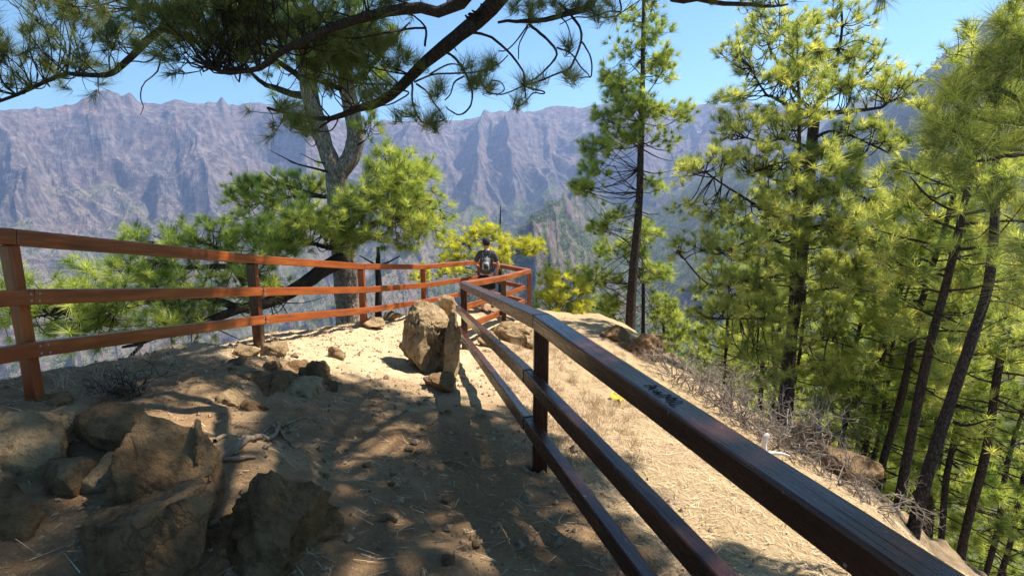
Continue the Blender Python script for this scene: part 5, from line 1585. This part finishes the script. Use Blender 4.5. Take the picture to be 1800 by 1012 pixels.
def build_bits():
    G = 'grey leafless bushes on the slope edge'
    labs = ['grey leafless bush at the far end of the row, below the dark outcrop', 'second grey leafless bush from the dark outcrop', 'grey leafless bush above the carved letters on the handrail', 'tangled grey bush in the middle of the dead row',
            'wide grey dead bush left of the white stick', 'grey dead bush standing right behind the white stick', 'tall grey dead bush right of the white stick', 'grey dead bush leaning out over the slope edge', 'sparse dead bush by the dark ledge', 'small dead bush between dark ledge and leaning pine']
    for i, ((px, py), lab) in enumerate(zip([(1190, 662), (1225, 690), (1262, 712), (1290, 735), (1325, 755), (1362, 780), (1395, 792), (1330, 712), (1470, 848), (1530, 890)], labs)):
        h = hit(px, py)
        bush('dead_bush', h, 1.35 if i < 8 else .9, 300 + i, lab, G, n0=12)
    for i, (px, py) in enumerate([(1245, 672), (1300, 705), (1372, 745), (1410, 775)]):
        h = hit(px, py)
        bush('dead_bush', h, 1.5, 340 + i, 'grey twiggy dead bush in the back row above the slope edge', G)
    bush('withered_shrub', hit(243, 692), .42, 320, 'withered brown shrub clinging to the rim left of the path', None, 'bark_dark', 12)
    bush('withered_shrub', hit(185, 690), .3, 321, 'low dark withered shrub left of the bigger withered one', None, 'bark_dark', 8)
    for i, (px, py, sz, lab) in enumerate([(1145, 640, .6, 'small dead bush beside the dark outcrop'), (980, 590, .4, 'little dry bush on the slope right of the fence corner')]):
        bush('dry_bush', hit(px, py), sz, 330 + i, lab)
    # bleached stick
    h = hit(1346, 800)
    t = (h - Vector((0, 0, CAM_Z))).dot(Vector((0, CP, -SP))) - .25
    tb = Tubes()
    tb.add(smooth_path([P(1346, 804, t), P(1343, 785, t), P(1345, 770, t), P(1351, 762, t)], 8), [.03, .03, .028, .028, .03, .032, .03, .02], 7)
    tb.add(smooth_path([P(1346, 798, t), P(1360, 796, t), P(1375, 797, t), P(1388, 801, t)], 8), np.linspace(.026, .010, 8), 6)
    o = link('bleached_stick', tb.mesh('bleached_stick', base=h), M['white_wood']); o.location = h
    tag(o, 'bleached white forked stick among the grey dead bushes', 'stick')
    # charred snag beside the forked pine
    t = 10.2
    b = P(665, 566, t); b.z -= .5
    tb = Tubes()
    tb.add(smooth_path([b, P(665, 540, t), P(666, 500, t), P(664, 470, t), P(665, 452, t), P(665, 434, t)], 12), np.linspace(.085, .03, 12), 7, rough=.15, rng=np.random.default_rng(3))
    tb.add(smooth_path([P(666, 470, t), P(655, 462, t - .2), P(632, 449, t - .4)], 6), np.linspace(.03, .01, 6), 5)
    tb.add(smooth_path([P(666, 466, t), P(680, 462, t - .1), P(703, 450, t - .3)], 6), np.linspace(.03, .01, 6), 5)
    o = link('dead_tree', tb.mesh('dead_tree', base=b), M['black_wood']); o.location = b
    tag(o, 'charred black dead trunk just right of the forked pine', 'dead tree')
    # bare pole-like dead top behind the man
    t = 19
    b = P(879, 440, t); b.z -= 4.5
    tb = Tubes()
    tb.add(smooth_path([b, P(879, 440, t), P(879, 400, t), P(880, 362, t)], 10), np.linspace(.09, .02, 10), 6)
    for k in range(9):
        p = np.array(P(879.3, 372 + k * 7, t)); a = k * 2.4
        tb.add([p, p + np.array([math.cos(a) * .18, math.sin(a) * .18, .03])], [.012, .005], 4)
    o = link('dead_tree', tb.mesh('dead_tree', base=b), M['black_wood']); o.location = b
    tag(o, 'thin bare dead treetop sticking up behind the man', 'dead tree')
    # roots across the path
    rng = np.random.default_rng(6)
    for i, (pts, r, lab) in enumerate([([(388, 808), (420, 790), (455, 772), (488, 758), (500, 752)], .024, 'thickest pale root curving out from behind the tall slab'),
                                       ([(378, 778), (420, 768), (465, 762), (492, 752)], .013, 'thin root running above the thickest one'),
                                       ([(488, 742), (495, 762), (510, 778), (522, 792)], .010, 'thin root bending down toward the path'),
                                       ([(498, 752), (520, 742), (540, 735)], .011, 'short root tip pointing up the path'),
                                       ([(380, 812), (415, 812), (450, 808)], .014, 'short dark root lying below the thickest one'),
                                       ([(770, 665), (768, 700), (771, 740)], .008, 'thin straight root running from the split boulder down the path')]):
        tb = Tubes()
        g = [hit(*q) for q in pts]
        p = smooth_path(g, 18)
        p[:, 2] = ground_z(p[:, 0], p[:, 1]) + r * (0.15 + .9 * np.sin(np.linspace(.3, 2.8, 18)))
        tb.add(p, np.linspace(r, r * .45, 18), 7, rough=.15, rng=rng)
        o = link('root', tb.mesh('root', base=g[0]), M['root_wood']); o.location = g[0]
        tag(o, lab, 'root', 'roots across the path')
    # yellow scrap on the slope
    h = hit(1084, 704)
    bm = bmesh.new()
    bmesh.ops.create_grid(bm, x_segments=6, y_segments=5, size=.5)
    r = random.Random(2)
    for v in bm.verts:
        v.co = Vector((v.co.x * .17, v.co.y * .11, r.uniform(0, .03) + .02 * math.sin(v.co.x * 9)))
    bmesh.ops.solidify(bm, geom=bm.faces[:], thickness=.003)
    me = bpy.data.meshes.new('yellow_scrap'); bm.to_mesh(me); bm.free()
    o = link('yellow_scrap', me, M['yellow']); o.location = h + Vector((0, 0, .03)); o.rotation_euler = (.1, .35, -.5)
    tag(o, 'crumpled yellow scrap lying on the needle slope past the near post', 'litter')


M['yellow'] = mat_simple('yellow_scrap', (0.72, 0.52, 0.06), 0.6, 0.15, 30, 0.1)
build_bits()


# ------------------------------------------------------------------ the man at the railing
def skin_obj(name, verts, edges, radii, mat, parent, sub=2, root=0):
    me = bpy.data.meshes.new(name + '_skeleton')
    me.from_pydata(verts, edges, [])
    o = bpy.data.objects.new(name, me)
    COL.objects.link(o)
    o.modifiers.new('skin', 'SKIN').use_smooth_shade = True
    sv = me.skin_vertices[0].data
    for i, r in enumerate(radii):
        sv[i].radius = r if isinstance(r, tuple) else (r, r)
        sv[i].use_root = (i == root)
    o.modifiers.new('sub', 'SUBSURF').levels = sub
    bpy.context.view_layer.update()
    dg = bpy.context.evaluated_depsgraph_get()
    new = bpy.data.meshes.new_from_object(o.evaluated_get(dg))
    new.name = name
    bpy.data.objects.remove(o)
    bpy.data.meshes.remove(me)
    for p in new.polygons: p.use_smooth = True
    return link(name, new, mat, parent)


def ellipsoid(name, c, r, mat, parent, rot=(0, 0, 0), cut=None):
    bm = bmesh.new()
    bmesh.ops.create_icosphere(bm, subdivisions=3, radius=1)
    if cut is not None:
        bmesh.ops.bisect_plane(bm, geom=bm.verts[:] + bm.edges[:] + bm.faces[:], plane_co=(0, 0, cut), plane_no=(0, 0, -1), clear_outer=True)
    for f in bm.faces: f.smooth = True
    me = bpy.data.meshes.new(name); bm.to_mesh(me); bm.free()
    o = link(name, me, mat, parent)
    o.location = c; o.scale = r; o.rotation_euler = rot
    return o


def rbox(name, size, c, mat, parent, bev=.03, rot=(0, 0, 0), top=1.0):
    bm = bmesh.new()
    bmesh.ops.create_cube(bm, size=1)
    for v in bm.verts:
        v.co = Vector((v.co.x * size[0] * (top if v.co.z > 0 else 1), v.co.y * size[1] * (top if v.co.z > 0 else 1), v.co.z * size[2]))
    bmesh.ops.bevel(bm, geom=bm.edges[:], offset=bev, segments=4, affect='EDGES')
    for f in bm.faces: f.smooth = True
    me = bpy.data.meshes.new(name); bm.to_mesh(me); bm.free()
    o = link(name, me, mat, parent)
    o.location = c; o.rotation_euler = rot
    return o


def build_man():
    h = hit(856, 549)
    t = (h - Vector((0, 0, CAM_Z))).dot(Vector((0, CP, -SP)))
    print('man depth', t)
    sc = (132 * t / F) / 1.80
    e = empty('person', h, 'man seen from behind in dark cap, grey t-shirt and black shorts at the railing', 'person')
    e.scale = (sc,) * 3
    skin = mat_simple('skin', (0.50, 0.27, 0.19), .55, .08, 12, .03, .4)
    shirt = mat_simple('grey_cotton', (0.07, 0.07, 0.076), .9, .25, 10, .25, .1)
    shorts = mat_simple('black_cloth', (0.018, 0.018, 0.02), .9, .25, 10, .25, .1)
    shoe = mat_simple('dark_shoe', (0.05, 0.048, 0.05), .7, .3, 14, .1, .2)
    capm = mat_simple('cap_cloth', (0.045, 0.042, 0.043), .9, .2, 14, .2, .1)
    hair = mat_simple('short_hair', (0.03, 0.02, 0.015), .8, .4, 60, .5, .2)
    V, E, Rr = [], [], []
    def add(p, r, par=None):
        V.append(p); Rr.append(r)
        if par is not None: E.append((par, len(V) - 1))
        return len(V) - 1
    pel = add((0, 0, .95), (.135, .10))
    s1 = add((0, .0, 1.10), (.13, .095), pel); s2 = add((0, -.01, 1.27), (.14, .095), s1); s3 = add((0, -.005, 1.41), (.125, .075), s2)
    nk = add((0, .02, 1.50), .055, s3); nk2 = add((0, .035, 1.56), .055, nk)
    hd = add((0, .045, 1.63), (.072, .088), nk2); hd2 = add((0, .05, 1.70), (.078, .095), hd); hd3 = add((0, .045, 1.755), (.055, .07), hd2)
    ns = add((0, .145, 1.645), .014, hd)
    arms = {}
    for sx, el, wr in ((-1, (-.275, .08, 1.15), (-.255, .30, 1.10)), (1, (.285, .00, 1.13), (.25, .17, .985))):
        sh = add((sx * .150, -.005, 1.42), .055, s3)
        dl = add((sx * .205, .01, 1.35), .050, sh)
        mid = add((sx * .24, (.01 + el[1]) / 2, 1.26), .048, dl)
        eb = add(el, .040, mid)
        fm = add(tuple((a * .6 + b * .4) for a, b in zip(el, wr)), .040, eb)
        w = add(wr, .027, fm)
        dirv = unit(np.array(wr) - np.array(el))
        pm = add(tuple(np.array(wr) + dirv * .06), (.036, .022), w)
        side = unit(np.cross(dirv, [0, 0, 1.0]))
        for k, (o, L) in enumerate(((-.027, .062), (-.009, .075), (.009, .078), (.026, .066))):
            k0 = add(tuple(np.array(wr) + dirv * .095 + side * o), .010, pm)
            k1 = add(tuple(np.array(wr) + dirv * (.095 + L * .55) + side * o * 1.15 + np.array([0, 0, -.012])), .0085, k0)
            add(tuple(np.array(wr) + dirv * (.095 + L * .85) + side * o * 1.15 + np.array([0, 0, -.038])), .0075, k1)
        th = add(tuple(np.array(wr) + dirv * .04 - side * sx * .04), .011, w)
        add(tuple(np.array(wr) + dirv * .085 - side * sx * .058 + np.array([0, 0, -.01])), .009, th)
    legs = ((-1, (-.11, .03, .52), (-.10, -.03, .09)), (1, (.13, .13, .54), (.13, .17, .14)))
    for sx, kn, an in legs:
        hp = add((sx * .095, 0, .86), .088, pel)
        tm = add((sx * .11, kn[1] * .5, .70), .076, hp)
        k = add(kn, .053, tm)
        cf = add((an[0] * .4 + kn[0] * .6, an[1] * .4 + kn[1] * .6 - .02, an[2] * .35 + kn[2] * .65 - .02), .056, k)
        a = add(an, .036, cf)
        he = add((an[0], an[1] - .03, an[2] - .05), .034, a)
        add((an[0], an[1] + .13, an[2] - .06), .03, a)
    skin_obj('body', V, E, Rr, skin, e)
    # shirt with short sleeves
    V, E, Rr = [], [], []
    p0 = add((0, 0, .90), (.175, .13)); p1 = add((0, 0, 1.02), (.168, .125), p0); p2 = add((0, -.005, 1.15), (.165, .122), p1); p3 = add((0, -.01, 1.29), (.165, .122), p2); p4 = add((0, -.005, 1.41), (.148, .108), p3); p5 = add((0, .012, 1.49), (.085, .078), p4)
    for sx, el in ((-1, (-.295, .08, 1.17)), (1, (.315, .00, 1.14))):
        a = add((sx * .150, -.005, 1.425), .074, p4); b = add((sx * .207, .012, 1.345), .066, a); add((sx * .25, el[1] * .6, 1.215), .066, b)
    skin_obj('t_shirt', V, E, Rr, shirt, e)
    V, E, Rr = [], [], []
    p0 = add((0, 0, .97), (.15, .115)); p1 = add((0, 0, .90), (.16, .125), p0)
    for sx, kn, an in legs:
        a = add((sx * .10, .0, .82), .112, p1); b = add((sx * .115, kn[1] * .5, .68), .102, a); add((kn[0] * 1.05, kn[1] * .9, .54), .098, b)
    skin_obj('shorts', V, E, Rr, shorts, e)
    for sx, kn, an in legs:
        V, E, Rr = [], [], []
        a = add((an[0], an[1], an[2] + .02), .048); b = add((an[0], an[1] - .035, an[2] - .045), .045, a); c = add((an[0], an[1] + .06, an[2] - .05), .045, a); add((an[0], an[1] + .16, an[2] - .062), .036, c)
        skin_obj('shoe', V, E, Rr, shoe, e)
    for sx in (-1, 1):
        ellipsoid('ear', (sx * .088, .035, 1.645), (.012, .024, .034), skin, e)
        ellipsoid('eye', (sx * .033, .132, 1.672), (.012, .008, .008), M['white_wood'], e)
    ellipsoid('mouth', (0, .128, 1.595), (.024, .008, .007), mat_simple('lips', (.35, .12, .10), .5, .1), e)
    ellipsoid('hair', (0, .038, 1.665), (.086, .098, .085), hair, e)
    ellipsoid('cap', (0, .045, 1.695), (.094, .110, .100), capm, e, (0.06, 0, 0), 0.0)
    rbox('cap_brim', (.15, .12, .012), (0, .19, 1.70), capm, e, .005, (-.12, 0, 0))
    # backpack: worn, a thing of its own
    b = empty('backpack', h + Vector((0, -.19 * sc, 1.06 * sc)), 'small grey and black backpack on the back of the man', 'backpack')
    b.scale = (sc * .86,) * 3
    grey = mat_simple('grey_nylon', (0.13, 0.13, 0.14), .7, .15, 18, .2, .3)
    light = mat_simple('pale_trim', (0.36, 0.36, 0.38), .6, .1, 18, .1, .3)
    blk = mat_simple('black_nylon', (0.03, 0.03, 0.035), .7, .2, 18, .2, .3)
    rbox('main_bag', (.25, .14, .37), (0, .0, .19), grey, b, .05, (-.06, 0, 0), .82)
    rbox('pocket_trim', (.215, .05, .23), (0, -.072, .125), light, b, .022, (-.04, 0, 0), .85)
    rbox('front_pocket', (.165, .05, .185), (0, -.082, .108), blk, b, .022, (-.04, 0, 0), .85)
    for sx in (-1, 1):
        tb = Tubes()
        tb.add(smooth_path([(sx * .08, .02, .35), (sx * .105, .09, .445), (sx * .115, .19, .465), (sx * .125, .29, .42), (sx * .13, .32, .28), (sx * .16, .24, .10), (sx * .13, .06, .04)], 18), .016, 6)
        link('shoulder_strap', tb.mesh('shoulder_strap'), blk, b)
    tb = Tubes(); tb.add(smooth_path([(-.03, .0, .37), (0, -.01, .43), (.03, .0, .37)], 9), .008, 6)
    link('grab_handle', tb.mesh('grab_handle'), blk, b)


build_man()


# ------------------------------------------------------------------ air between the viewpoint and the crater wall
def build_haze():
    bm = bmesh.new()
    bmesh.ops.create_cube(bm, size=1)
    x0, x1, y0, y1 = -2900.0, 2900.0, -60.0, 2960.0
    z0, z1 = float(HG.min()) - 12.0, float(HG.max()) + 14.0
    z0 = min(z0, -75)
    for v in bm.verts:
        v.co = Vector((x0 if v.co.x < 0 else x1, y0 if v.co.y < 0 else y1, z0 if v.co.z < 0 else z1))
    me = bpy.data.meshes.new('haze'); bm.to_mesh(me); bm.free()
    m = NT('haze_air')
    v = m.n('ShaderNodeVolumePrincipled')
    v.inputs['Color'].default_value = (0.42, 0.58, 1.0, 1)
    v.inputs['Density'].default_value = HAZE
    v.inputs['Anisotropy'].default_value = 0.3
    m.l(v.outputs[0], m.out.inputs['Volume'])
    tag(link('haze', me, m.m), 'thin blue haze filling the crater', None, None, 'stuff')


HAZE = 0.00023
build_haze()
